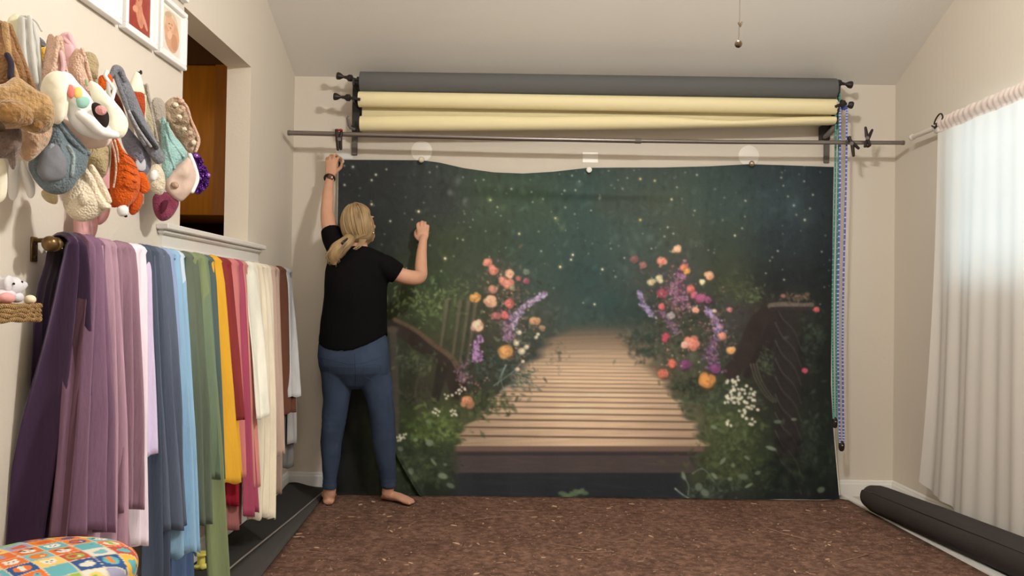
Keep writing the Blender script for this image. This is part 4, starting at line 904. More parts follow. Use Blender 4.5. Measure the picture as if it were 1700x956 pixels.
hat('baby_mitten', 'white flat bunny ear hanging below the beige fur bonnet', 'mitten', [(16, 270), (30, 268), (32, 300), (26, 330), (14, 324)], -1.235, WHT, .010)
hat('baby_mitten', 'long white tube ear curving beside the blue grey hat', 'mitten', [(36, 266), (46, 282), (56, 304), (57, 324), (48, 328), (40, 306), (34, 286)], -1.215, WHT, .014)
hat('baby_sock', 'pale yellow knit bootie peeping below the blue grey hat', 'bootie', [(70, 316), (84, 312), (95, 322), (94, 338), (80, 336), (70, 326)], -1.225, fabric('pale_yellow_knit', (226, 212, 172)), .012)
hat('tulle_skirt', 'dusty pink tulle skirt hanging lowest on the wall', 'skirt', [(124, 355), (140, 348), (156, 352), (162, 372), (156, 396), (146, 405), (134, 402), (124, 396), (122, 372)], -1.235, PNL, .02, lump=.5,
    parts=[cd_('fold', [(132, 352), (134, 380), (136, 402)], PNL, .006, .012), cd_('fold', [(146, 352), (148, 378), (148, 404)], PNK, .006, .012)])
hat('tulle_skirt', 'pink tulle strip between the cream ear bonnet and orange fox hat', 'skirt', [(166, 268), (180, 272), (181, 320), (182, 350), (176, 366), (162, 372), (160, 340), (160, 300)], -1.225, PNL, .016, lump=.4)
hat('baby_bonnet', 'beige fluffy bonnet below the aqua knit', 'bonnet', [(246, 282), (260, 272), (270, 286), (273, 308), (269, 323), (256, 320), (247, 304)], -1.20, CRK, .024, lump=.4, parts=[pf('rosette', [(250, 286), (258, 282), (262, 292), (256, 300), (250, 296)], WHT, .01, .022)])
hat('baby_hat', 'magenta knit hat, lowest at the right end of the hats', 'hat', [(255, 326), (266, 318), (284, 322), (296, 334), (292, 350), (280, 364), (266, 366), (256, 350)], -1.20, MAG, .034, dent=.02, dpos=(.3, -.1),
    parts=[pf('opening', [(270, 334), (279, 333), (276, 346), (268, 355), (267, 346)], fabric('dark_magenta', (76, 24, 40), 'smooth'), .006, .028)])  # opening is a darker magenta puff, the hollow's shade put into its colour
# middle layer
hat('baby_bonnet', 'peach lace bonnet with pointed top, left of the pink tulle', 'bonnet', [(80, 70), (82, 56), (88, 62), (98, 60), (102, 90), (104, 120), (96, 134), (82, 140), (68, 134), (72, 104)], -1.17, PCH, .032, lump=.35,
    parts=[cd_('strap', [(88, 66), (84, 100), (74, 138)], PCH, .006, .026), cd_('strap', [(92, 66), (98, 106), (104, 130)], PCH, .006, .026), cd_('tie', [(92, 90), (96, 114), (90, 140)], PNK, .005, .03)])
hat('baby_bonnet', 'peach beige lace bonnet trailing right over the cream rabbit ears', 'bonnet', [(118, 92), (128, 80), (136, 92), (146, 122), (152, 152), (148, 166), (136, 158), (122, 140), (114, 118)], -1.15, PCH, .026, lump=.3,
    parts=[cd_('tie', [(130, 84), (140, 118), (150, 160)], PCH, .005, .022)])
hat('baby_hat', 'brown wool strap hat above the tan fur bonnet', 'hat', [(-14, 40), (6, 36), (14, 48), (24, 80), (42, 120), (52, 150), (34, 150), (10, 140), (-14, 130)], -1.17, BRN, .028,
    parts=[cd_('strap', [(10, 46), (26, 88), (50, 150)], BRN, .007, .018), cd_('strap', [(2, 44), (8, 90), (22, 140)], TAN, .008, .022), cd_('tie', [(2, 96), (8, 110), (7, 132)], NAV, .007, .034)])
hat('baby_hat', 'taupe brown fur hat under the tan fur bonnet, far left', 'hat', [(-12, 212), (10, 206), (32, 212), (34, 238), (28, 262), (22, 282), (14, 264), (-10, 258)], -1.155, TAU, .03, lump=.35)
hat('baby_bonnet', 'beige pink fur bonnet below the tan fur one', 'bonnet', [(32, 214), (56, 214), (84, 208), (80, 236), (62, 258), (46, 268), (34, 256), (28, 234)], -1.15, BPK, .032, lump=.4)
hat('baby_hat', 'mossy beige fringed hat between blue grey and orange fox hats', 'hat', [(142, 254), (152, 238), (166, 236), (178, 242), (182, 264), (176, 288), (164, 298), (152, 286), (142, 270)], -1.18, OLV, .026, lump=.5,
    parts=[cd_('tie', [(176, 236), (182, 256), (184, 284), (180, 312)], PCH, .003, .03), cd_('tie', [(182, 236), (186, 252), (188, 270)], PCH, .003, .03)])
hat('baby_romper', 'slate grey wide knit pouch below the long grey hat', 'romper', [(200, 202), (214, 214), (236, 240), (249, 262), (250, 280), (240, 292), (228, 282), (214, 258), (203, 236)], -1.19, fabric('slate_lilac', (118, 118, 132)), .024,
    parts=[pf('fox_ear', [(226, 264), (232, 272), (240, 264), (242, 280), (234, 284), (226, 278)], fabric('pale_grey_felt', (186, 186, 192), 'smooth'), .006, .024)])
def shaft(T, P0): cord(MB(), [(194, 118), (206, 140), (224, 184), (240, 220), (264, 262)], P0, [.014, .02, .023, .022, .024, .02], 12, off=-.004, flat=(N_, .7)).build('body', GRY, T)
P0 = atX(225, 190, -1.175)
lg = thing('elf_hat', 'long slate grey tube hat hanging diagonally with a charcoal stripe', 'hat', tuple(P0), GRP)
shaft(lg, P0)
cord(MB(), [(183, 128), (190, 115), (198, 118), (204, 134)], P0, [.008, .012, .010, .008], 10, off=.008).build('knot', GRY, lg)
cord(MB(), [(188, 128), (200, 160), (214, 196), (236, 240)], P0, .007, 8, off=.014).build('fold', GRY, lg)
cord(MB(), [(214, 188), (232, 216), (254, 246)], P0, .0075, 8, off=.020).build('stripe', DKG, lg); cord(MB(), [(208, 186), (224, 216), (244, 244)], P0, .004, 8, off=.022).build('stripe', fabric('pale_grey_knit', (172, 172, 176)), lg)
hat('baby_bonnet', 'aqua knit bonnet with cables, right of the long grey hat', 'bonnet', [(268, 196), (274, 200), (282, 218), (298, 236), (311, 258), (304, 268), (292, 276), (277, 298), (270, 282), (268, 240)], -1.165, AQU, .026, lump=.25,
    parts=[cd_('cable', [(272, 206), (280, 236), (300, 262)], AQU, .005, .022), cd_('cable', [(270, 226), (276, 256), (284, 280)], AQU, .005, .022)])
hat('baby_bonnet', 'tan floral lace bonnet at the edge of the wall opening', 'bonnet', [(272, 176), (282, 164), (292, 162), (304, 176), (310, 196), (318, 216), (326, 236), (322, 254), (312, 252), (298, 236), (284, 212), (274, 196)], -1.16, LCT, .030, lump=.6, asc=60,
    parts=[cd_('ruffle', [(290, 163), (304, 178), (312, 200), (324, 232), (320, 252)], PCH, [.004, .006, .004, .007, .005], .020)]+[ballp('lace_flower', x, y, (.010, .010, .009), PCH if k % 2 else CRK, .028) for k, (x, y) in enumerate(((284, 176), (296, 182), (290, 196), (302, 200), (298, 216), (308, 222), (314, 238), (294, 170)))])
hat('baby_bonnet', 'pale beige pink bonnet with white trim beside purple sequins', 'bonnet', [(274, 296), (284, 282), (298, 268), (312, 258), (320, 272), (324, 296), (316, 318), (302, 334), (290, 330), (276, 316)], -1.16, fabric('beige_pink_satin', (204, 180, 166), 'smooth'), .034, lump=.25, dent=.016, dpos=(-.7, -.5),
    parts=[cd_('white_trim', [(312, 258), (320, 278), (324, 298), (316, 318)], WHT, .008, .012), ballp('curl', 285, 308, (.014, .014, .012), BPK, .02)])
P0 = atX(326, 290, -1.155)
ps = thing('sequin_hat', 'shiny purple sequin hat, furthest right of the hats', 'hat', tuple(P0), GRP)
puff(MB(), [(307, 264), (318, 254), (327, 254), (333, 268), (344, 284), (346, 300), (342, 314), (328, 323), (320, 312), (322, 290), (314, 274)], P0, .026, lump=.9, asc=90, seed=3).build('body', PUR, ps)
for k, (x, y) in enumerate(((320, 260), (328, 268), (334, 280), (340, 292), (338, 306), (330, 314), (326, 296), (324, 282))): MB().ell(on(x, y, P0)+N_*.022, (.009, .009, .009), 8, 6).build('sequin_rosette', mat('purple_sequin_light', (158, 108, 190), .2, metal=.5, k=.75) if k % 3 == 0 else PUR, ps)
# front layer
hat('bear_bonnet', 'big tan fur bear bonnet at the left edge of the picture', 'bonnet', [(-20, 150), (8, 138), (24, 128), (42, 138), (58, 150), (78, 162), (88, 190), (84, 214), (62, 222), (34, 214), (4, 214), (-20, 205)], -1.115, TAN, .045, lump=.4,
    parts=[pf('muzzle', [(-4, 172), (16, 164), (38, 172), (54, 190), (52, 206), (30, 208), (6, 204), (-6, 190)], fabric('golden_brown_fur', (150, 112, 66), 'fur'), .022, .042, lump=.4), pf('ear', [(52, 204), (60, 198), (70, 204), (70, 216), (60, 220), (52, 214)], fabric('dark_gold_fur', (132, 96, 50), 'fur'), .012, .03),
           pf('lining', [(-16, 196), (-2, 200), (8, 210), (6, 218), (-14, 216)], fabric('dark_brown_lining', (56, 42, 24), 'smooth'), .008, .045)])
hat('baby_hat', 'blue grey knit hat with a turned brim, below the white rabbit hat', 'hat', [(80, 196), (92, 200), (112, 222), (134, 242), (146, 252), (142, 282), (128, 300), (116, 316), (98, 323), (76, 318), (58, 300), (48, 280), (50, 262), (68, 246)], -1.14, BGR, .036,
    parts=[pf('crown_panel', [(66, 258), (76, 242), (96, 240), (110, 262), (109, 290), (98, 300), (76, 300), (62, 286)], BGL, .018, .030), cd_('brim', [(62, 290), (64, 264), (76, 244)], fabric('pale_blue_grey', (146, 160, 164)), .006, .034), cd_('brim', [(103, 246), (111, 262), (109, 292)], fabric('pale_blue_grey', (146, 160, 164)), .0055, .034),
           cd_('rib', [(84, 200), (104, 226), (130, 254)], BGR, .007, .026), cd_('rib', [(96, 204), (118, 230), (142, 256)], BGR, .006, .016)])
hat('fox_hat', 'bright orange knitted fox hat with a white muzzle tip', 'hat', [(188, 226), (194, 238), (206, 252), (222, 270), (230, 292), (230, 316), (222, 334), (208, 346), (194, 344), (184, 328), (184, 296), (186, 260)], -1.13, ORG_, .036, lump=.15,
    parts=[pf('ear', [(226, 290), (238, 286), (246, 300), (249, 314), (240, 322), (230, 314)], ORG_, .012, -.01), pf('side_flap', [(218, 334), (232, 318), (238, 330), (230, 350), (220, 357), (214, 350)], fabric('dark_orange_knit', (176, 74, 22)), .012, -.01), pf('side_flap', [(176, 318), (184, 314), (196, 340), (186, 344), (178, 334)], fabric('dark_orange_knit', (176, 74, 22)), .012, -.01),
           pf('muzzle_tip', [(196, 344), (206, 340), (213, 348), (210, 358), (200, 359), (195, 352)], WHT, .014, .012), ballp('nose', 204, 359, (.005, .005, .004), BLH, .016)]
          +[cd_('stitch_row', [(194, 256+k*13), (206, 262+k*13), (216, 268+k*12)], fabric('deep_orange_stitch', (150, 58, 14)), .0016, .037) for k in range(5)])
hat('ear_bonnet', 'cream bonnet with droopy tube ears, below the blue grey hat', 'bonnet', [(136, 278), (148, 282), (160, 302), (172, 324), (180, 340), (172, 352), (158, 362), (140, 368), (122, 364), (108, 348), (105, 328), (114, 300), (126, 286)], -1.125, CRK, .036, lump=.1,
    parts=[cd_('ear', [(132, 284), (142, 302), (152, 326), (160, 340), (170, 344)], CRK, [.008, .012, .012, .012, .010], .028), cd_('ear', [(146, 278), (156, 298), (168, 322), (174, 334)], CRK, [.007, .011, .011, .009], .020), cd_('knot', [(136, 270), (138, 280), (144, 286)], CRK, .006, .01), ballp('button', 128, 332, (.013, .013, .017), CRK, .034)])
hat('rabbit_bonnet', 'fluffy cream rabbit ear bonnet hanging left of the flower trims', 'bonnet', [(74, 128), (90, 118), (104, 120), (112, 132), (108, 160), (106, 190), (98, 206), (84, 200), (74, 176), (68, 150)], -1.12, CRW, .034, lump=.25)
hat('rabbit_bonnet', 'pale pink fleece bonnet under the white rabbit bonnet', 'bonnet', [(92, 196), (112, 200), (140, 222), (170, 232), (184, 232), (178, 242), (156, 247), (128, 246), (106, 236), (94, 216)], -1.125, fabric('pale_pink_fleece', (218, 196, 186), 'smooth'), .026)
rb = hat('rabbit_bonnet', 'white fleece rabbit bonnet with dark inside and flower trims', 'bonnet', [(98, 122), (112, 120), (124, 134), (146, 158), (158, 186), (176, 210), (188, 224), (178, 232), (156, 230), (134, 222), (118, 206), (110, 182), (106, 150)], -1.09, WHT, .030, lump=.12,
    parts=[pf('ear', [(148, 136), (160, 138), (174, 154), (192, 172), (206, 190), (213, 208), (206, 226), (190, 229), (180, 214), (166, 180), (152, 160)], CRW, .022, -.012), pf('ear', [(98, 124), (108, 124), (116, 142), (114, 172), (108, 196), (98, 196), (94, 168), (94, 140)], CRW, .018, .02),
           pf('dark_opening', [(150, 176), (158, 170), (170, 176), (180, 190), (180, 206), (174, 212), (162, 204), (152, 192)], BLH, .012, .026), cd_('lower_roll', [(122, 190), (140, 204), (158, 220), (182, 226)], WHT, [.010, .016, .014, .010], .030),  # bonnet opening as a near-black puff, the shade inside put into its colour
           ballp('pompom', 153, 187, (.0135, .0135, .012), fabric('pink_pompom', (226, 156, 154), 'fur'), .046), pf('felt_flower', [(111, 142), (120, 142), (124, 156), (118, 164), (112, 156)], fabric('coral_felt', (206, 120, 112), 'smooth'), .008, .046),
           pf('felt_flower', [(123, 148), (130, 144), (136, 150), (136, 160), (128, 164), (122, 158)], fabric('yellow_felt', (226, 196, 116), 'smooth'), .008, .048), pf('felt_flower', [(126, 164), (134, 160), (146, 162), (149, 170), (142, 179), (130, 178)], fabric('teal_felt', (146, 190, 178), 'smooth'), .009, .046),
           cd_('leaf', [(128, 138), (130, 146)], fabric('sage_felt', (150, 170, 140), 'smooth'), .003, .046)])
def hang(T_, name, pts):
    P = [atX(x, y, X) for x, y, X in pts]; MB().tube([V3(p) for p in spline([tuple(p) for p in P], 14)], .0024, 6).build('hanging_cord', CRK, bpy.data.objects[name])
hang(0, 'sequin_hat', [(320, 262, -1.155), (306, 248, -1.19), (286, 226, -1.25), (276, 214, XL-.004)])
hang(0, 'fox_hat', [(192, 236, -1.13), (186, 222, -1.18), (178, 206, -1.24), (172, 196, XL-.004)])
nail = atX(228, 120, XL)
tag(MB().lathe((XL-.002, nail.y, nail.z), (1, 0, 0), [(0, .003), (.012, .003), (.013, .0075), (.016, .007)], 12).build('wall_nail', BLK), 'small black nail head above the pointed cream hat', 'nail')
# ---------------------------------------------------------------- woven rope shelf with a toy elephant
yS = atX(75, 517, -1.13).y
RP = mat('twisted_seagrass_rope', (178, 142, 96), .9, k=.8, bump=1.5, bscale=90, wave='DIAGONAL', var=.2, vscale=40)
zt_ = atX(60, 505, -1.13).z; zb2 = atX(60, 533, -1.13).z
bs = thing('basket_shelf', 'woven seagrass shelf basket on the wall at left', 'shelf', (-1.2, yS-.25, zb2))
n_ = 4
for k in range(n_):
    z = zb2+(zt_-zb2)*(k+.5)/n_; r_ = (zt_-zb2)/n_*.62
    pts = [(XL+.012, yS-.008), (-1.15, yS-.012), (-1.135, yS-.03), (-1.13, yS-.1), (-1.13, yS-.25), (-1.13, yS-.42), (-1.135, yS-.48), (-1.15, yS-.5), (XL+.012, yS-.5)]
    P = spline([(x, y, z) for x, y in pts], 90); P = [Vector((p[0]+.0012*math.sin(i*2.1+k*2), p[1], p[2]+.0018*math.sin(i*1.1+k))) for i, p in enumerate(P)]
    MB().tube(P, [r_*(1+.18*math.sin(i*1.3+k*1.7)) for i in range(len(P))], 8).build('rope_coil', RP, bs)
MB().box((XL+.004, yS-.5, zb2+.004), (-1.14, yS-.015, zt_-.010)).build('bottom', RP, bs, smooth=False)
ez = zt_+.002
EG = fabric('pale_grey_plush', (196, 194, 200), 'smooth', .78); EP = fabric('pink_plush', (206, 150, 148), 'smooth', .78)
P0 = atX(20, 480, -1.165)
el = thing('toy_elephant', 'small pale grey plush animal sitting on the woven shelf', 'toy', (P0.x, P0.y, ez))
c = atX(14, 477, -1.165); c2 = atX(34, 474, -1.155)
MB().ell((P0.x-.005, P0.y-.035, ez+.018), (.03, .036, .020)).build('body', EG, el)
MB().tube([c+Vector((0, -.02, .002)), c, atX(26, 475, -1.16), c2+Vector((0, 0, -.002)), atX(40, 473, -1.152)], [.020, .025, .022, .015, .008], 16, dome=True).build('head', EG, el)
MB().ell(c+Vector((-.012, -.03, .010)), (.008, .024, .022), 14, 10).build('ear', EG, el); MB().ell(c+Vector((.016, -.026, .008)), (.007, .018, .019), 14, 10).build('ear', EG, el)
for x, y in ((23, 471), (36.5, 468)): MB().ell(atX(x, y, -1.139 if x < 30 else -1.142), (.0028, .0028, .0028), 10, 8).build('eye', BLH, el)
MB().ell((P0.x+.02, P0.y-.052, ez+.012), (.014, .024, .013)).build('leg', EP, el); MB().ell((P0.x+.012, P0.y-.004, ez+.014), (.014, .022, .013)).build('leg', EG, el)
c3 = atX(50, 500, -1.145)
tag(MB().ell((c3.x, c3.y, ez+.009), (.013, .014, .011), 16, 10).build('soft_ball', fabric('cream_plush', (240, 218, 190), 'smooth')), 'small cream ball on the right end of the woven shelf', 'ball')
c4 = atX(7, 480, -1.12)
vt = thing('glass_vial', 'slim pale pink vase in front of the plush animal on the shelf', 'vase', (-1.142, c4.y-.03, ez))
MB().lathe((-1.142, c4.y-.012, ez), (0, 0, 1), [(0, .006), (.004, .007), (.05, .0065), (.062, .005), (.068, .006)], 14).build('glass', mat('pale_pink_glass', (236, 206, 200), .15, k=.8, spec=.6), vt)
# ---------------------------------------------------------------- the person pinning up the backdrop
def q3(x, y, Y): return atY(x, y, Y)
SKIN = mat('skin', (204, 156, 130), .55, k=.88, bump=.15, bscale=160, var=.05, vscale=14, spec=.35)
HAIRM = mat('dark_blond_hair', (150, 126, 92), .45, k=.84, bump=.8, bscale=90, var=.34, vscale=26, stretch=(1, 1, .25), spec=.45)
SHM = mat('black_cotton_shirt', (17, 16, 18), .95, k=.9, bump=.3, bscale=160, spec=.08)
JNM = mat('blue_denim', (58, 71, 93), .85, k=.92, bump=.35, bscale=420, var=.16, vscale=9, spec=.15)
wo = thing('person', 'person in black t-shirt and blue jeans, barefoot, pinning up the backdrop', 'person', tuple(Vector((q3(600, 830, 4.48).x, 4.48, .008))))
def ring(cx, hw, y, Y, dep, n=28, tilt=0.0, wav=0.0, sq=.0, fb=(1, 1)):
    """horizontal body section: centre pixel, half-width in pixels, depth half-size in metres"""
    c = q3(cx, y, Y); rx_ = hw*Y/F; out = []
    for j in range(n):
        a = 2*PI*j/n; s_, c_ = math.sin(a), math.cos(a); e = 1-.12*sq*abs(math.sin(2*a))
        k = dep*(fb[0] if s_ < 0 else fb[1])
        p = c+Vector((c_*rx_*e, s_*k*e, 0)); p.z += tilt*(-s_)+wav*c_
        if wav or tilt: pass
        out.append(p)
    return out
def remeshed(mb, name, m_, par, vox, it=3, fac=.5):
    o = mb.build(name, m_, par, angle=False)
    r = o.modifiers.new('merge', 'REMESH'); r.mode = 'VOXEL'; r.voxel_size = vox; r.use_smooth_shade = True
    s_ = o.modifiers.new('soften', 'SMOOTH'); s_.iterations = it; s_.factor = fac
    return o
def limb(mb, pts, rad, n=16, **kw):
    N = max(12, 6*len(pts)); P = [V3(p) for p in spline([tuple(p) for p in pts], N)]; rr = [float(np.interp(i/(N-1)*(len(pts)-1), range(len(pts)), rad)) for i in range(N)]
    return mb.tube(P, rr, n, dome=True, **kw)
YT = 4.42
sk = MB()
# torso and legs (under the clothes, a little slimmer)
sk.loft([ring(600, 10, 408, YT+.01, .040), ring(598, 22, 418, YT, .055), ring(597, 36, 428, YT, .068), ring(595, 47, 450, YT, .088), ring(590, 44, 490, YT, .090), ring(588, 44, 530, YT+.01, .092), ring(587, 50, 570, YT+.01, .105), ring(588, 50, 600, YT+.01, .10), ring(589, 44, 612, YT+.02, .085)])
LL = [((561, 615), .070, 4.43), ((559, 660), .066, 4.43), ((554, 700), .054, 4.42), ((549, 735), .050, 4.43), ((548, 770), .040, 4.43), ((548, 806), .029, 4.43), ((548, 820), .030, 4.435)]
RL = [((621, 615), .070, 4.45), ((629, 660), .067, 4.46), ((635, 700), .055, 4.46), ((637, 735), .052, 4.47), ((641, 770), .042, 4.49), ((644, 806), .030, 4.51), ((643, 818), .031, 4.52)]
for S_ in (LL, RL): limb(sk, [q3(*p, Y) for p, r, Y in S_], [r for p, r, Y in S_])
# feet
h = q3(547, 826, 4.425)
gz = .010
def foot(heel, toe, ankle, side):
    d = (toe-heel); d.z = 0; L = d.length; d.normalize(); s_ = Vector((-d.y, d.x, 0))
    def P(u, v, z): return Vector((heel.x, heel.y, gz))+d*u+s_*v+Vector((0, 0, z))
    rings = []
    for u, w_, hh, z0 in ((-.022, .014, .014, .012), (-.014, .024, .024, 0), (.01, .031, .040, 0), (.05, .031, .050, 0), (.09, .034, .044, .003), (.13, .040, .034, .003), (.165, .043, .024, 0), (L-.028, .038, .017, 0), (L-.014, .028, .010, 0)):
        rings.append([P(u, math.cos(a)*w_, z0+hh/2*(1+math.sin(a))*(1 if math.sin(a) > 0 else 1)) for a in [2*PI*k/16 for k in range(16)]])
    sk.loft(rings)
    for k in range(5):
        v = (-.032+.016*k)*side; Lk = L-.006-.008*abs(k-.6)*(1 if k else .0); r_ = .0115 if k == 0 else .0085-.0005*k
        sk.tube([P(L-.05, v*.85, .014), P((Lk+L-.04)/2, v, .014), P(Lk, v, r_)], [r_, r_*.95, r_*.9], 10, dome=True)
    limb(sk, [ankle, P(.020, 0, .065), P(.012, 0, .03)], [.031, .031, .026])
foot(Vector((q3(547, 826, 4.44).x, 4.42, 0)), Vector((q3(547, 826, 4.44).x-.045, 4.64, 0)), q3(548, 812, 4.44), -1)
foot(Vector((q3(640, 826, 4.55).x, 4.555, 0)), Vector((q3(683, 830, 4.46).x+.015, 4.445, 0)), q3(644, 812, 4.53), 1)
# arms
LA = [(q3(570, 430, 4.42), .046), (q3(557, 404, 4.43), .043), (q3(547, 376, 4.47), .043), (q3(543, 352, 4.53), .035), (q3(544, 332, 4.58), .033), (q3(545, 315, 4.62), .029), (q3(547.5, 298, 4.67), .0235), (q3(549, 290, 4.69), .024)]
RA_ = [(q3(624, 440, 4.42), .046), (q3(645, 446, 4.405), .043), (q3(666, 457, 4.405), .041), (q3(686, 461, 4.44), .040), (q3(698, 458, 4.49), .035), (q3(699, 440, 4.54), .034), (q3(700, 420, 4.60), .029), (q3(702, 403, 4.65), .0235), (q3(702.5, 396, 4.665), .024)]
for S_ in (LA, RA_): limb(sk, [p for p, r in S_], [r for p, r in S_])
def finger(pts, r0, r1):
    P = [q3(*p) for p in pts]; P = [V3(p) for p in spline([tuple(p) for p in P], 12)]
    sk.tube(P, [r0+(r1-r0)*i/11+.0007*math.exp(-((i/11-.35)/.08)**2)+.0006*math.exp(-((i/11-.68)/.08)**2) for i in range(12)], 10, dome=True)
sk.loft([[q3(x, y, Y)+Vector((math.cos(a)*w_, math.sin(a)*t_*.9, math.sin(a)*t_*.3)) for a in [2*PI*k/14 for k in range(14)]] for x, y, Y, w_, t_ in ((548, 294, 4.68, .024, .019), (549, 287, 4.69, .030, .018), (550, 278, 4.70, .034, .017), (550, 270, 4.70, .034, .015), (550, 266, 4.70, .028, .010))])
for f in ([(557.5, 273, 4.70), (560.5, 262.5, 4.71), (566, 263, 4.755), (567, 269, 4.785)], [(552.5, 269, 4.70), (554.5, 258.5, 4.71), (560, 258.5, 4.755), (562, 266, 4.78)],
          [(547.5, 269, 4.70), (548.5, 259, 4.71), (553.5, 258.5, 4.75), (556, 266, 4.775)], [(542.8, 273, 4.70), (542.5, 263.5, 4.705), (547, 262.5, 4.74), (549.5, 269.5, 4.765)]): finger(f, .0088, .0072)
finger([(555, 288, 4.69), (560, 283, 4.715), (565.5, 278, 4.75), (567.5, 272, 4.785)], .0115, .0085)
sk.loft([[q3(x, y, Y)+Vector((math.cos(a)*w_, math.sin(a)*t_*.9, math.sin(a)*t_*.3)) for a in [2*PI*k/14 for k in range(14)]] for x, y, Y, w_, t_ in ((702, 400, 4.66, .024, .019), (702, 394, 4.67, .031, .019), (702, 387, 4.68, .035, .018), (702, 380, 4.685, .034, .016), (702, 376, 4.685, .027, .011))])
for f in ([(694.5, 383, 4.685), (693.5, 373, 4.69), (697, 370.5, 4.735), (699, 377, 4.755)], [(699.5, 380, 4.685), (699.5, 370, 4.69), (702, 368.5, 4.74), (703.5, 376, 4.76)],
          [(704.8, 380, 4.685), (705, 371, 4.69), (706.5, 370, 4.735), (707.5, 378, 4.755)], [(709.5, 384, 4.68), (710.2, 376, 4.685), (711, 375.5, 4.72), (711, 382, 4.74)]): finger(f, .0088, .0072)
finger([(695, 397, 4.67), (690.5, 391, 4.69), (691, 384, 4.72), (695.5, 379, 4.75)], .0115, .0085)
# head and neck
Hc = q3(596.5, 375, YT+.01); yaw = R(-27)
HR = Matrix.Rotation(R(-7), 3, 'Y') @ Matrix.Rotation(yaw, 3, 'Z') @ Matrix.Rotation(R(12), 3, 'X')
def hp_(x, y, z): return Hc+HR @ Vector((x, y, z))
def headfn(d):
    k = 1.0
    if d.z < -.1: k *= 1-.16*min(1, (-d.z-.1)/.6)*(1-.35*max(0, d.y))
    if d.y > .5: k *= 1-.03*max(0, d.z)
    return k
sk.ell(Hc, (.072, .090, .110), 28, 22, HR, headfn)
sk.ell(hp_(0, .050, -.062), (.042, .040, .036), 16, 12, HR); sk.ell(hp_(0, .072, -.088), (.018, .016, .014), 12, 8, HR)
sk.tube([hp_(0, .086, .018), hp_(0, .098, -.008), hp_(0, .106, -.026)], [.007, .009, .011], 10, dome=True)
for s_ in (-1, 1):
    sk.ell(hp_(.012*s_, .094, -.031), (.007, .008, .006), 10, 8, HR); sk.ell(hp_(.030*s_, .074, -.022), (.018, .014, .015), 12, 8, HR)
    sk.ell(hp_(.030*s_, .080, .030), (.020, .008, .006), 12, 8, HR)
    sk.ell(hp_(.073*s_, -.004, -.012), (.008, .017, .030), 14, 10, HR); sk.ell(hp_(.077*s_, -.008, .004), (.008, .014, .016), 12, 8, HR)
sk.ell(hp_(0, .087, -.052), (.021, .008, .005), 12, 8, HR); sk.ell(hp_(0, .085, -.060), (.018, .008, .005), 12, 8, HR)
limb(sk, [hp_(0, -.012, -.055), q3(592, 408, YT+.005), q3(593, 424, YT)], [.054, .050, .064])
body = remeshed(sk, 'body', SKIN, wo, .0042, 2)
for s_ in (-1, 1): MB().ell(hp_(.029*s_, .070, .012), (.0115, .0115, .0105), 14, 10, HR).build('eye', mat('eye_white', (230, 226, 220), .2), wo)
MB().ell(hp_(.079, .0, -.048), (.0045, .0045, .006), 10, 8).build('earring', mat('silver_earring', (220, 220, 225), .2, metal=.9), wo)
# hair: a combed shell gathered into a low tail at the left of the neck
rr_ = random.Random(4); hb = MB()
def hairfn(d):
    face = sm((d.y-.12)/.35)*sm((.62-d.z)/.3)
    return (1.13+.012*math.sin(math.atan2(d.x, -d.y)*24+d.z*5)+.008*math.sin(math.atan2(d.x, -d.y)*51))*(1-.20*face)*(1-.10*sm((-d.z-.45)/.4))
hb.ell(Hc, (.073, .091, .110), 72, 34, HR, hairfn)
Gp = q3(572, 404, YT-.075)
def onhead(ph, th, k): 
    d = Vector((math.sin(th)*math.sin(ph), -math.sin(th)*math.cos(ph), math.cos(th))); return Hc+HR @ Vector((d.x*.073*k, d.y*.091*k, d.z*.110*k))
for i in range(110):
    ph = rr_.uniform(-1.75, 1.75); th0 = rr_.uniform(.05, 1.1); k = rr_.uniform(1.12, 1.17); P = []
    for s_ in range(7):
        t = s_/6; P.append(onhead(ph*(1-.35*t)+.18*t, th0+(1.95-th0)*t, k+.02*math.sin(t*PI)))
    e = P[-1]; P += [e.lerp(Gp, .5)+Vector((rr_.uniform(-.004, .004), -.006, rr_.uniform(-.004, .004))), Gp+Vector((rr_.uniform(-.016, .016), rr_.uniform(-.010, .006), rr_.uniform(-.012, .012)))]
    P = [V3(p) for p in spline([tuple(p) for p in P], 18)]; r_ = rr_.uniform(.0022, .0045); hb.tube(P, [r_*math.sin(PI*(.12+.8*j/17)) for j in range(18)], 6)
limb(hb, [q3(581, 396, YT-.07), q3(573, 404, YT-.09), q3(562, 414, YT-.10), q3(555, 425, YT-.10), q3(554, 434, YT-.10)], [.030, .036, .044, .038, .020], 18, flat=(Vector((0, 1, 0)), .75))
for i in range(60):
    o1 = Vector((rr_.uniform(-.034, .034), rr_.uniform(-.030, .002), rr_.uniform(-.01, .01))); sc1 = rr_.uniform(.7, 1.25)
    P = [q3(584, 394, YT-.08)+o1*.5, q3(573, 403, YT-.095)+o1*.9, q3(562, 414, YT-.10)+o1*sc1, q3(555, 425, YT-.10)+o1*sc1, q3(552+rr_.uniform(-4, 8), 436+rr_.uniform(-6, 5), YT-.10)+o1*.7]
    P = [V3(p) for p in spline([tuple(p) for p in P], 14)]; r_ = rr_.uniform(.002, .0045); hb.tube(P, [r_*math.sin(PI*(.15+.8*j/13)) for j in range(14)], 6)
for i in range(10):
    P = [q3(597+i*1.2, 397, YT-.06), q3(594+i, 406, YT-.062), q3(586+i*.8, 413+rr_.uniform(-2, 3), YT-.07)]; P = [V3(p) for p in spline([tuple(p) for p in P], 10)]; hb.tube(P, .0018, 5)
hb.build('hair', HAIRM, wo, angle=False)
MB().tube([q3(577, 396, YT-.10), q3(569, 402, YT-.135), q3(566, 410, YT-.10)], .006, 8).build('hair_tie', BLK, wo)
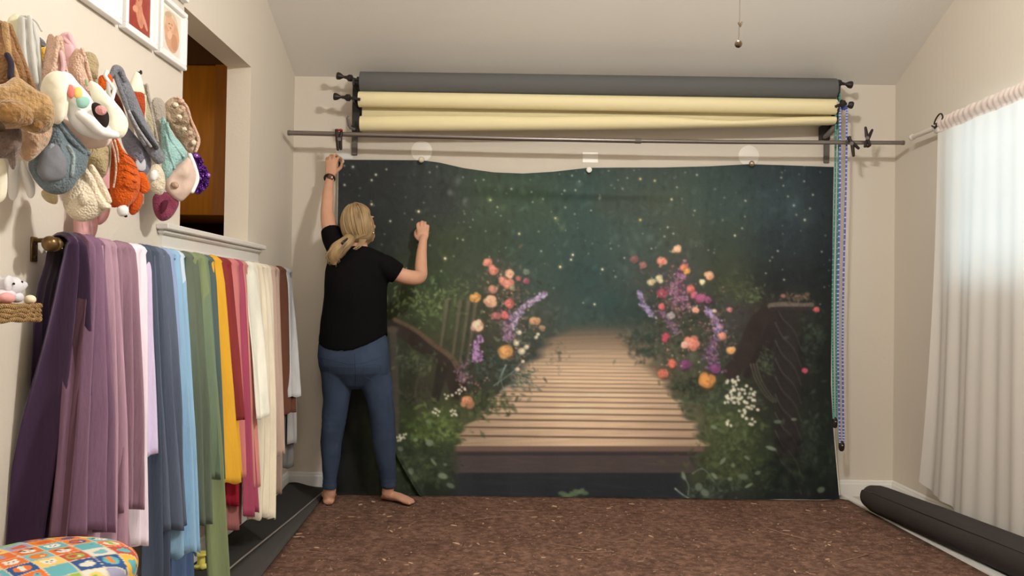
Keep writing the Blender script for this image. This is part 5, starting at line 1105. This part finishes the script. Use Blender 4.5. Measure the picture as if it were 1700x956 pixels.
# t-shirt
def folded(rings, amp, seed, f=14):
    for r_ in rings:
        c = sum(r_, Vector())/len(r_)
        for p in r_:
            n_ = noise.noise(Vector((p.x*f+seed, p.y*f, p.z*f*.55)))+.5*noise.noise(Vector((p.x*f*2.3+seed, p.y*f*2, p.z*f*1.2)))
            d = p-c; d.z = 0
            if d.length > 1e-6: p += d.normalized()*n_*amp
    return rings
sb = MB(); R_ = []
key = [(409, 595, 17, .052, 4.425), (414, 595, 30, .066, 4.42), (421, 596, 44, .082, 4.42), (430, 597, 52, .094, 4.42), (450, 594, 54, .108, 4.415), (480, 590.5, 52.5, .112, 4.41), (515, 588.5, 53.5, .110, 4.41), (545, 587.5, 56, .122, 4.415), (566, 587, 58.5, .134, 4.42)]
for i in range(34):
    t = i/33*(len(key)-1); k = min(int(t), len(key)-2); f = t-k; v = [a*(1-f)+b_*f for a, b_ in zip(key[k], key[k+1])]
    R_.append(ring(v[1], v[2], v[0], v[4], v[3], 40, sq=.3))
for s_, m_ in ((31, .35), (32, .7), (33, 1.0)):
    for j, p in enumerate(R_[s_]):
        a = 2*PI*j/40; p.z += m_*(-.046*(1-abs(math.cos(a)+.12)**2.2)+(.030 if math.cos(a) > 0 else -.010)*abs(math.cos(a)) if math.sin(a) < 0 else .02)
sb.loft(folded(R_, .0055, 2, 11))
SL_ = [(q3(575, 430, 4.42), .060), (q3(563, 415, 4.42), .062), (q3(553, 396, 4.44), .058), (q3(548.5, 381, 4.46), .051)]
SR_ = [(q3(622, 437, 4.42), .060), (q3(640, 443, 4.405), .064), (q3(653, 450, 4.40), .060), (q3(661, 455, 4.405), .055)]
for S_ in (SL_, SR_):
    P = [V3(p) for p in spline([tuple(p) for p, r in S_], 14)]; rr2 = [float(np.interp(i/13*3, range(4), [r for p, r in S_])) for i in range(14)]; sb.tube(P, rr2, 20)
remeshed(sb, 'tshirt', SHM, wo, .0065, 2)
# jeans
jb = MB()
jb.loft(folded([ring(587, 53, 552, 4.42, .104, 36), ring(587, 58, 572, 4.42, .118, 36), ring(587.5, 59.5, 590, 4.42, .128, 36), ring(588.5, 59, 606, 4.42, .130, 36), ring(590, 57, 618, 4.425, .118, 36), ring(591, 44, 628, 4.43, .098, 36), ring(591, 28, 638, 4.435, .078, 36), ring(591, 12, 645, 4.44, .05, 36)], .003, 5, 12))
for cx_, Yc in ((563, 4.385), (613, 4.39)): jb.ell(q3(cx_, 600, Yc), (.074, .072, .090), 20, 14)
JL = [(560.5, 27.5, 618, .098, 4.43), (559, 25, 640, .090, 4.43), (558.8, 22.3, 662, .080, 4.43), (554.5, 19, 698, .066, 4.42), (552, 18.6, 715, .064, 4.425), (549.2, 18.2, 733, .062, 4.435), (548.2, 14.4, 769, .050, 4.43), (547.6, 11.6, 795, .038, 4.43), (547.6, 11.8, 811, .038, 4.43)]
JR = [(619, 29.5, 618, .098, 4.44), (625, 27, 640, .092, 4.45), (630, 23, 662, .082, 4.455), (635.5, 19.8, 698, .068, 4.46), (636.5, 19.6, 715, .066, 4.465), (637, 19.6, 733, .064, 4.475), (641.8, 15.8, 769, .052, 4.49), (644.3, 13.2, 795, .043, 4.505), (644.8, 13.2, 810, .042, 4.51)]
for sd_, S_ in ((1, JL), (9, JR)):
    rr3 = []
    for i in range(60):
        t = i/59*(len(S_)-1); k = min(int(t), len(S_)-2); f = t-k; v = [a*(1-f)+b_*f for a, b_ in zip(S_[k], S_[k+1])]
        kn = .0012*math.exp(-((v[2]-700)/16)**2)*math.sin(v[2]*.6+sd_)+.0022*math.exp(-((v[2]-798)/16)**2)*math.sin(v[2]*.9)
        rr3.append(ring(v[0], v[1]+kn*300, v[2], v[4], v[3]+kn, 28))
    jb.loft(folded(rr3, .0065, sd_, 13))
jn = remeshed(jb, 'jeans', JNM, wo, .006, 2)
DK = mat('dark_denim_fold', (50, 64, 88), .85, k=.84)
def seam(pts, r, nm='seam', m_=DK):
    P = [q3(x, y, Y) for x, y, Y in pts]; MB().tube([V3(p) for p in spline([tuple(p) for p in P], 24)], r, 6).build(nm, m_, jn)
STM = mat('denim_seam', (52, 70, 98), .85, k=.72)
bk_ = lambda x, y: (x, y, 4.42-.118+.004)
def onback(pts, r, nm):
    # lay the seam on the cloth by casting along the view of the back
    from mathutils.bvhtree import BVHTree
    P = [V3(p) for p in spline([tuple(atY(x, y, 4.2)) for x, y in pts], 30)]; out = []
    for p in P:
        d = (p-ORG).normalized(); hit = BV.ray_cast(ORG, d, 8)
        if hit[0] is not None: out.append(hit[0]-d*.0008)
    if len(out) > 3: MB().tube(out, r, 6).build(nm, DK, jn)
bpy.context.view_layer.update(); dg = bpy.context.evaluated_depsgraph_get(); ev = jn.evaluated_get(dg); mw = jn.matrix_world if False else Matrix.Translation(ORIG['person'])
from mathutils.bvhtree import BVHTree
me_ = ev.to_mesh(); BV = BVHTree.FromPolygons([mw @ v.co for v in me_.vertices], [tuple(p.vertices) for p in me_.polygons])
onback([(589, 586), (590, 604), (591, 622), (591, 640)], .0022, 'centre_seam')
onback([(530, 592), (560, 600), (589, 604), (618, 598), (645, 586)], .0016, 'yoke_seam')
for x in (560, 617): onback([(x-13, 607), (x+13, 606), (x+12, 622), (x, 630), (x-12, 623), (x-13, 607)], .0013, 'back_pocket_seam')
ev.to_mesh_clear()
# watch on the raised left wrist
wc, wd = q3(547, 296, 4.672), (LA[-1][0]-LA[-3][0]).normalized(); a_ = wd.cross(Vector((0, 1, 0))).normalized(); b_ = wd.cross(a_)
P = [wc+(a_*math.cos(t)+b_*math.sin(t))*.0275 for t in [2*PI*k/28 for k in range(29)]]
wt = MB().tube(P, .0055, 8, flat=((a_*.0+wd), 1.8)).build('watch', mat('black_watch_strap', (34, 30, 32), .5), wo)
fc = wc+(-a_*.35-Vector((0, 1, 0))*.9).normalized()*.030
MB().ell(fc, (.017, .007, .019), 16, 10).build('watch_face', mat('watch_face_glass', (120, 92, 84), .15, metal=.5), wt)
p = q3(568.5, 268.5, 4.80); p.y = 4.79
t = thing('push_pin', 'round pale pin held by the raised hand at the backdrop corner', 'pin', (p.x, p.y, p.z)); MB().ell(p, .013, 16, 12).build('pin_head', PEARL, t); MB().tube([p, p+Vector((0, .035, 0))], .002, 8).build('pin_shank', NI, t)
# ---------------------------------------------------------------- mats on the floor
e0, e1 = atZ(430, 956, .004), atZ(532, 828, .004); dx = (e1.x-e0.x)/(e1.y-e0.y)
EX = lambda Y: e0.x+dx*(Y-e0.y)
f0, f1 = atZ(376, 950, .014), atZ(530, 823, .014); dfx = (f1.x-f0.x)/(f1.y-f0.y); PXL = lambda Y: f0.x+dfx*(Y-f0.y)
rm = random.Random(3)
mm = bpy.data.materials.new('mulch_print'); mm.use_nodes = True; nt = mm.node_tree; b = nt.nodes['Principled BSDF']; b.inputs['Roughness'].default_value = .9; b.inputs['Specular IOR Level'].default_value = .12
tc = nt.nodes.new('ShaderNodeTexCoord')
def nz(scale, detail, st=None, typ='ShaderNodeTexNoise'):
    n = nt.nodes.new(typ); n.inputs['Scale'].default_value = scale
    if 'Detail' in n.inputs: n.inputs['Detail'].default_value = detail
    src = tc.outputs['Object']
    if st: mp = nt.nodes.new('ShaderNodeMapping'); mp.inputs['Scale'].default_value = st[:3]; mp.inputs['Rotation'].default_value = (0, 0, st[3]); nt.links.new(src, mp.inputs[0]); src = mp.outputs[0]
    nt.links.new(src, n.inputs['Vector']); return n
def ramp(src, stops):
    r = nt.nodes.new('ShaderNodeValToRGB'); el = r.color_ramp.elements
    for i, (p, c) in enumerate(stops):
        if i > 1: el.new(p)
        el[i].position = p; el[i].color = (*c, 1)
    nt.links.new(src, r.inputs[0]); return r
K = .66
base = ramp(nz(26, 8).outputs[0], [(.28, lin((72, 54, 47), K)), (.43, lin((88, 67, 57), K)), (.56, lin((102, 78, 67), K)), (.72, lin((118, 92, 79), K))])
big = nz(3.2, 4); mx = nt.nodes.new('ShaderNodeMixRGB'); mx.blend_type = 'MULTIPLY'; mx.inputs[0].default_value = .8
bg = ramp(big.outputs[0], [(.35, (.74, .70, .68)), (.65, (1.12, 1.1, 1.08))]); nt.links.new(base.outputs[0], mx.inputs[1]); nt.links.new(bg.outputs[0], mx.inputs[2])
prev = mx.outputs[0]
for sc_, st, thr, c, in ((34, (1, 2.6, 1, .4), .66, (134, 107, 93)), (30, (1, 3.2, 1, -.7), .66, (128, 100, 87)), (44, (2.6, 1, 1, .2), .67, (122, 95, 82)), (30, (1.4, 2.6, 1, 1.2), .34, (66, 48, 42))):
    n = nz(sc_, 2, st); r = ramp(n.outputs[0], [(thr-.02, (0, 0, 0)), (thr+.04, (1, 1, 1))] if thr > .5 else [(thr-.04, (1, 1, 1)), (thr+.02, (0, 0, 0))])
    m2 = nt.nodes.new('ShaderNodeMixRGB'); m2.inputs[2].default_value = (*lin(c, K), 1); nt.links.new(r.outputs[0], m2.inputs[0]); nt.links.new(prev, m2.inputs[1]); prev = m2.outputs[0]
nt.links.new(prev, b.inputs['Base Color'])
bp = nt.nodes.new('ShaderNodeBump'); bp.inputs['Strength'].default_value = .5; bp.inputs['Distance'].default_value = .004; nt.links.new(nz(60, 5).outputs[0], bp.inputs['Height']); nt.links.new(bp.outputs[0], b.inputs['Normal'])
MXR = lambda Y: p0.x+dd.x*(Y-p0.y)-.031
mt = thing('mulch_floor_mat', 'brown bark mulch print mat covering the floor before the backdrop', 'floor mat', (.4, 3.4, 0))
yb_m = 4.70; rows = []
for i in range(61):
    Y = 1.3+(yb_m-1.3)*i/60; row = []
    for j in range(61):
        u = j/60; x = EX(Y)*(1-u)+MXR(Y)*u
        row.append(Vector((x, Y, .006+.0012*noise.noise(Vector((x*3, Y*3, 0)))+(.010*sm((Y-4.60)/.1)*math.exp(-((x-1.85)/.05)**2)))))
    rows.append(row)
s = MB().grid(rows).build('printed_sheet', mm, mt); md = s.modifiers.new('sheet_thickness', 'SOLIDIFY'); md.thickness = .004; md.offset = -1
# pale wood chips of the print
CH_ = [mat('chip_%d' % k, c, .85, k=K) for k, c in enumerate(((160, 132, 112), (136, 108, 92), (116, 90, 78), (184, 158, 132)))]
mb = MB(); mi = []
def chip(x, y, L, w_, a, k):
    c, s_ = math.cos(a), math.sin(a); z = .0082; out = [(-1, -.1), (-.6, -.8), (.3, -1), (1, -.2), (.7, .7), (-.4, 1)]
    vs = [Vector((x+(p*L*c-q_*w_*s_)*rm.uniform(.8, 1.2), y+(p*L*s_+q_*w_*c)*rm.uniform(.8, 1.2), z)) for p, q_ in out]
    vs += [v-Vector((0, 0, .0022)) for v in vs]
    mb.add(vs, [(0, 1, 2, 3, 4, 5)]+[(i, i+6, (i+1) % 6+6, (i+1) % 6) for i in range(6)]); mi.extend([k]*7)
for _ in range(2700):
    Y = 1.6+3.02*rm.random()**.9; x = EX(Y)+.02+(MXR(Y)-EX(Y)-.04)*rm.random(); big_ = rm.random() < .06
    L = rm.uniform(.010, .020) if big_ else rm.uniform(.0025, .008); chip(x, Y, L, L*rm.uniform(.2, .45), rm.uniform(0, PI), rm.choice((0, 3, 1) if big_ else (0, 1, 1, 2, 2, 2)))
o = mb.build('wood_chips', CH_, mt, smooth=False); o.data.polygons.foreach_set('material_index', mi); o['kind'] = 'stuff'
for k in range(14):
    Y = rm.uniform(2.9, 4.5); x = EX(Y)+.1+(MXR(Y)-EX(Y)-.2)*rm.random(); a = rm.uniform(0, PI); L = rm.uniform(.05, .12); cv = rm.uniform(-.03, .03)
    P = spline([(x-math.cos(a)*L, Y-math.sin(a)*L, .009), (x+cv, Y+cv, .010), (x+math.cos(a)*L, Y+math.sin(a)*L, .009)], 10)
    MB().tube(P, .0016, 5).build('twig', CH_[1], mt)
BM = mat('black_mat_fabric', (58, 56, 55), .92, k=.80, bump=.5, bscale=260, spec=.12); BM2 = mat('dark_grey_mat_border', (74, 71, 70), .92, k=.80, bump=.4, bscale=260, spec=.12); PIP = mat('grey_piping', (128, 122, 116), .7, k=.8)
bmx = thing('black_floor_mat', 'long black padded mat with grey piping along the left wall', 'floor mat', (-1.0, 3.3, 0))
rows = []
for i in range(51):
    Y = 1.3+(4.83-1.3)*i/50; row = []
    for j in range(17):
        u = j/16; x = (XL+.016)*(1-u)+PXL(Y)*u; z = .016+.022*math.exp(-((Y-4.80)/.10)**2)*math.exp(-((u-.15)/.28)**2)-.010*sm((Y-4.70)/.12)*u
        row.append(Vector((x, Y, z)))
    rows.append(row)
s = MB().grid(rows).build('padding', BM, bmx); md = s.modifiers.new('padding_thickness', 'SOLIDIFY'); md.thickness = .009; md.offset = -1
rows = []
for i in range(51):
    Y = 1.3+(4.80-1.3)*i/50; rows.append([Vector((PXL(Y)*(1-u)+(EX(Y)+.012)*u, Y, .015*(1-u**2)+.0085*u+.002)) for u in (0, .25, .5, .75, 1)])
s = MB().grid(rows).build('border', BM2, bmx); md = s.modifiers.new('border_thickness', 'SOLIDIFY'); md.thickness = .002; md.offset = -1
MB().tube([(PXL(Y)+.002*math.sin(Y*5), Y, .0175) for Y in [1.3+.1*i for i in range(36)]], .0042, 8).build('piping', PIP, bmx)
# small things on the black mat under the wraps
c = atZ(334, 930, .045); c.x = max(c.x, -1.225)
yt = thing('yellow_toy', 'small yellow wooden spool standing on the black mat under the wraps', 'toy', (c.x, c.y, .017)); YW = mat('pale_yellow_paint', (226, 210, 110), .5, k=.75)
MB().lathe((c.x, c.y, .0165), (0, 0, 1), [(0, .026), (.008, .028), (.014, .016), (.045, .015), (.052, .027), (.060, .025)], 20).build('spool', YW, yt)
MB().lathe((c.x+.012, c.y-.02, .030), (.4, -1, .1), [(0, .010), (.02, .011), (.024, .006)], 14).build('peg', YW, yt)
c = atZ(376, 898, .03)
tag(puff(MB(), [(362+14*math.cos(a)*(1+.2*math.sin(a*5)), 896+11*math.sin(a)) for a in [k*PI/6 for k in range(12)]], Vector((c.x, c.y, .03)), .02, lump=.8, asc=60).build('fur_ball', mat('black_faux_fur', (26, 24, 25), .95, bump=2, bscale=150)), 'fuzzy black ball lying on the black mat', 'pompom')
# rolled black mat on the right
RA, RB_ = Vector((1.935, 4.46, .084)), Vector((2.122, 2.92, .096)); ax = (RB_-RA).normalized(); sd = ax.cross(Vector((0, 0, 1))).normalized()
rl = thing('rolled_mat', 'rolled up black mat lying on the floor along the right wall', 'floor mat', (1.95, 3.1, 0)); RMT = mat('black_rolled_fabric', (58, 54, 53), .92, k=.70, bump=.5, bscale=240, spec=.12)
rings = []; n_ = 60
for i in range(31):
    t = i/30; c = RA.lerp(RB_, t); ring = []
    for j in range(n_):
        a = 2*PI*j/n_; r_ = .080+.012*t-.009*(j/n_); r_ *= 1+.012*math.sin(t*11+a*2)
        if i == 0: r_ *= .80
        if i == 1: r_ *= .97
        ang_ = a+R(148)
        ring.append(c+(sd*-math.cos(ang_)+Vector((0, 0, 1))*math.sin(ang_))*r_+(ax*(-.016) if i == 0 else Vector()))
    rings.append(ring)
for r_ in rings:
    for p in r_: p.z = max(p.z, .004)
MB().loft(rings).build('outer_layer', RMT, rl, angle=40)
P = []
for i in range(31):
    t = i/30; c = RA.lerp(RB_, t); ang_ = R(148); P.append(c+(sd*-math.cos(ang_)+Vector((0, 0, 1))*math.sin(ang_))*(.079+.012*t))
MB().tube(P[2:], .0028, 6).build('edge_seam', mat('black_seam', (34, 31, 31), .9, k=.8), rl)
sp = []
for i in range(140):
    a = i*.2; r_ = .056*(1-i/150); sp.append(RA-ax*.013+(sd*math.cos(a)+Vector((0, 0, 1))*math.sin(a))*r_)
MB().tube(sp, .0022, 5).build('end_coil', RMT, rl)
# ---------------------------------------------------------------- curtain on the right
CXX = 2.13; SHW = mat('white_sheer_curtain', (240, 236, 231), .8, k=.93, trans=.34, bump=.15, bscale=300, spec=.1); HDR = mat('white_curtain_header', (226, 212, 204), .8, k=.93, trans=.12, bump=.2, bscale=200)
tl = atX(1557, 196, CXX); yA = tl.y; zT = tl.z; yBn = 1.95
cu = thing('sheer_curtain', 'long sheer white curtain glowing with daylight on the right wall', 'curtain', (CXX, 3.2, .1))
rows = []; NC = 260
def pl(s_, k): return math.sin(s_*26+1.7*math.sin(s_*5))*.6+math.sin(s_*61+2*math.sin(s_*3.1))*.3+math.sin(s_*11)*.35
for i in range(60):
    t = i/59; row = []
    for j in range(NC):
        u = j/(NC-1); Y = yA+.02*math.exp(-u*60)*t+(yBn-yA)*u; s_ = (yA-Y)
        zb = .13+.05*math.exp(-s_/.06)+.012*math.sin(s_*14)-.03*math.exp(-((s_-.35)/.12)**2)
        z = zT-.075+(zb-(zT-.075))*t; A = .006+.013*sm(t*1.3)
        x = CXX+A*pl(s_+.03*t*math.sin(s_*6), 0)-.004*sm((t-.1)/.9)
        Y2 = Y+.020*t+.085*(t**3.2*math.exp(-s_/.25))
        row.append(Vector((min(x, XR-.03), Y2, z)))
    rows.append(row)
MB().grid(rows).build('curtain_panel', SHW, cu, angle=False)
rows = []
for i in range(12):
    t = i/11; row = []
    for j in range(NC*2):
        u = j/(NC*2-1); Y = yA+.002+(yBn-yA)*u; s_ = yA-Y
        row.append(Vector((CXX+.003+.0022*math.sin(s_*150+3*math.sin(s_*9))-.016*math.sin(PI*min(1, t*1.15))-.006*t*0, Y, zT+.002*math.sin(s_*47)-.075*t)))
    rows.append(row)
MB().grid(rows).build('curtain_header', HDR, cu, angle=False)
rp = atX(1552, 213, CXX+.005)
cr_ = thing('curtain_pole', 'white curtain pole end with a dark hook, above the sheer curtain', 'curtain rod', (CXX, yA, zT)); WPL = mat('white_pole_enamel', (216, 208, 200), .4, k=.9)
MB().tube([(CXX+.008, 4.47, rp.z+.002), (CXX+.008, yBn, zT-.035)], .0125, 14).build('pole', WPL, cr_)
MB().lathe((CXX+.008, 4.485, rp.z+.002), (0, -1, 0), [(0, .010), (.006, .017), (.02, .017), (.026, .013)], 16).build('end_knob', WPL, cr_)
hp = [atX(x, y, CXX-.012) for x, y in ((1547, 209), (1552, 213), (1555, 205), (1551, 206), (1554, 197), (1559, 190), (1563, 189), (1565, 194), (1564, 198))]
MB().tube([V3(p) for p in spline([tuple(p) for p in hp[1:]], 40)], .0038, 8, dome=True).tube([hp[0], atX(1551, 211, CXX-.012), atX(1555, 210, CXX-.012)], .0040, 8, dome=True).build('hook', KNB, cr_)
wb = MB().box((CXX-.008, yA-.02, rp.z-.030), (XR, yA+.025, rp.z+.012), .004).build('wall_bracket', WPL, cr_)
# ---------------------------------------------------------------- round cushioned stool at the lower left
SX, SY, SR = -.935, 1.70, .172
pale = [(50,90,150),(240,140,50),(250,196,80),(130,196,206),(224,100,60),(160,194,80),(170,170,200),(110,186,196),(240,124,60),(206,90,70),(250,214,120),(236,232,216)]
def stool_paint(x, y):
    a = R(52); u = (x*math.cos(a)+y*math.sin(a))/.0485; v = (-x*math.sin(a)+y*math.cos(a))/.0485; i, j = math.floor(u), math.floor(v); fu_, fv = u-i-.5, v-j-.5
    r = random.Random(i*131+j*57+9); c = pale[r.randrange(len(pale))]; c2 = pale[r.randrange(len(pale))]; c3 = pale[r.randrange(len(pale))]; kind = r.randrange(4)
    if max(abs(fu_), abs(fv)) > .475: return (226, 214, 190)
    d = math.hypot(fu_, fv); o = c
    if kind == 0:
        if d < .34: o = c2
        if math.hypot(fu_+.05, fv-.02) < .2: o = c3
        if math.hypot(fu_-.12, fv+.08) < .08: o = (245, 240, 225)
    elif kind == 1:
        if math.hypot(fu_*1.0, (fv+.08)*1.4) < .30: o = c2
        if math.hypot(fu_-.16, fv-.14) < .13: o = c2
        if math.hypot(fu_-.2, fv-.17) < .03: o = (30, 30, 30)
    elif kind == 2:
        if math.hypot(fu_, fv) < .27: o = (248, 244, 232)
        for sx_ in (-.2, .2):
            if math.hypot(fu_-sx_, fv-.22) < .10: o = (248, 244, 232) if r.random() < .5 else (60, 60, 64)
            if math.hypot(fu_-sx_*.5, fv-.04) < .05: o = (40, 36, 36)
        if math.hypot(fu_, fv+.1) < .05: o = (220, 120, 110)
    else:
        if d < .33: o = c2
        if abs(fu_+.02) < .1 and abs(fv) < .24: o = c3
        if math.hypot(fu_+.02, fv-.2) < .12: o = c3
    return o
stl = thing('round_stool', 'round stool with a colourful patchwork animal print cushion, bottom left corner', 'stool', (SX, SY, 0))
apx = atY(95, 900, SY+.06); ZT = apx.z
rows = []; C = []; nr, na = 70, 220
for i in range(nr+1):
    t = i/nr; r_ = SR*math.sin(min(1, t*1.25)*PI/2)**.9 if t < .8 else SR*(1-.02*((t-.8)/.2)); z = ZT-.0-.040*(t*1.25)**2.6 if t < .8 else ZT-.040-(t-.8)/.2*.055
    row = []; rc_ = []
    for j in range(na+1):
        a = 2*PI*j/na; x, y = max(r_, .0005)*math.cos(a), max(r_, .0005)*math.sin(a)*1.0; s_ = r_+(max(0, t-.8)/.2*.07)
        row.append(Vector((SX+x, SY+y, z))); q_ = stool_paint(math.cos(a)*s_, math.sin(a)*s_); rc_.append(tuple(v*.94 for v in q_))
    rows.append(row); C.append(rc_)
o = col_mesh('cushion', rows, C, attr_mat('animal_patchwork_print', .7, bump=.2, bscale=300), stl); o.data.polygons.foreach_set('use_smooth', [True]*len(o.data.polygons))
MB().lathe((SX, SY, ZT-.13), (0, 0, 1), [(0, SR*.9), (.02, SR*.97), (.04, SR*.98), (.05, SR*.9)], 40).build('seat_base', TRIM, stl)
for k in range(4):
    a = PI/4+k*PI/2; MB().tube([(SX+math.cos(a)*SR*.6, SY+math.sin(a)*SR*.6, ZT-.12), (SX+math.cos(a)*SR*.85, SY+math.sin(a)*SR*.85, .018)], [.018, .013], 12).build('leg', TRIM, stl)
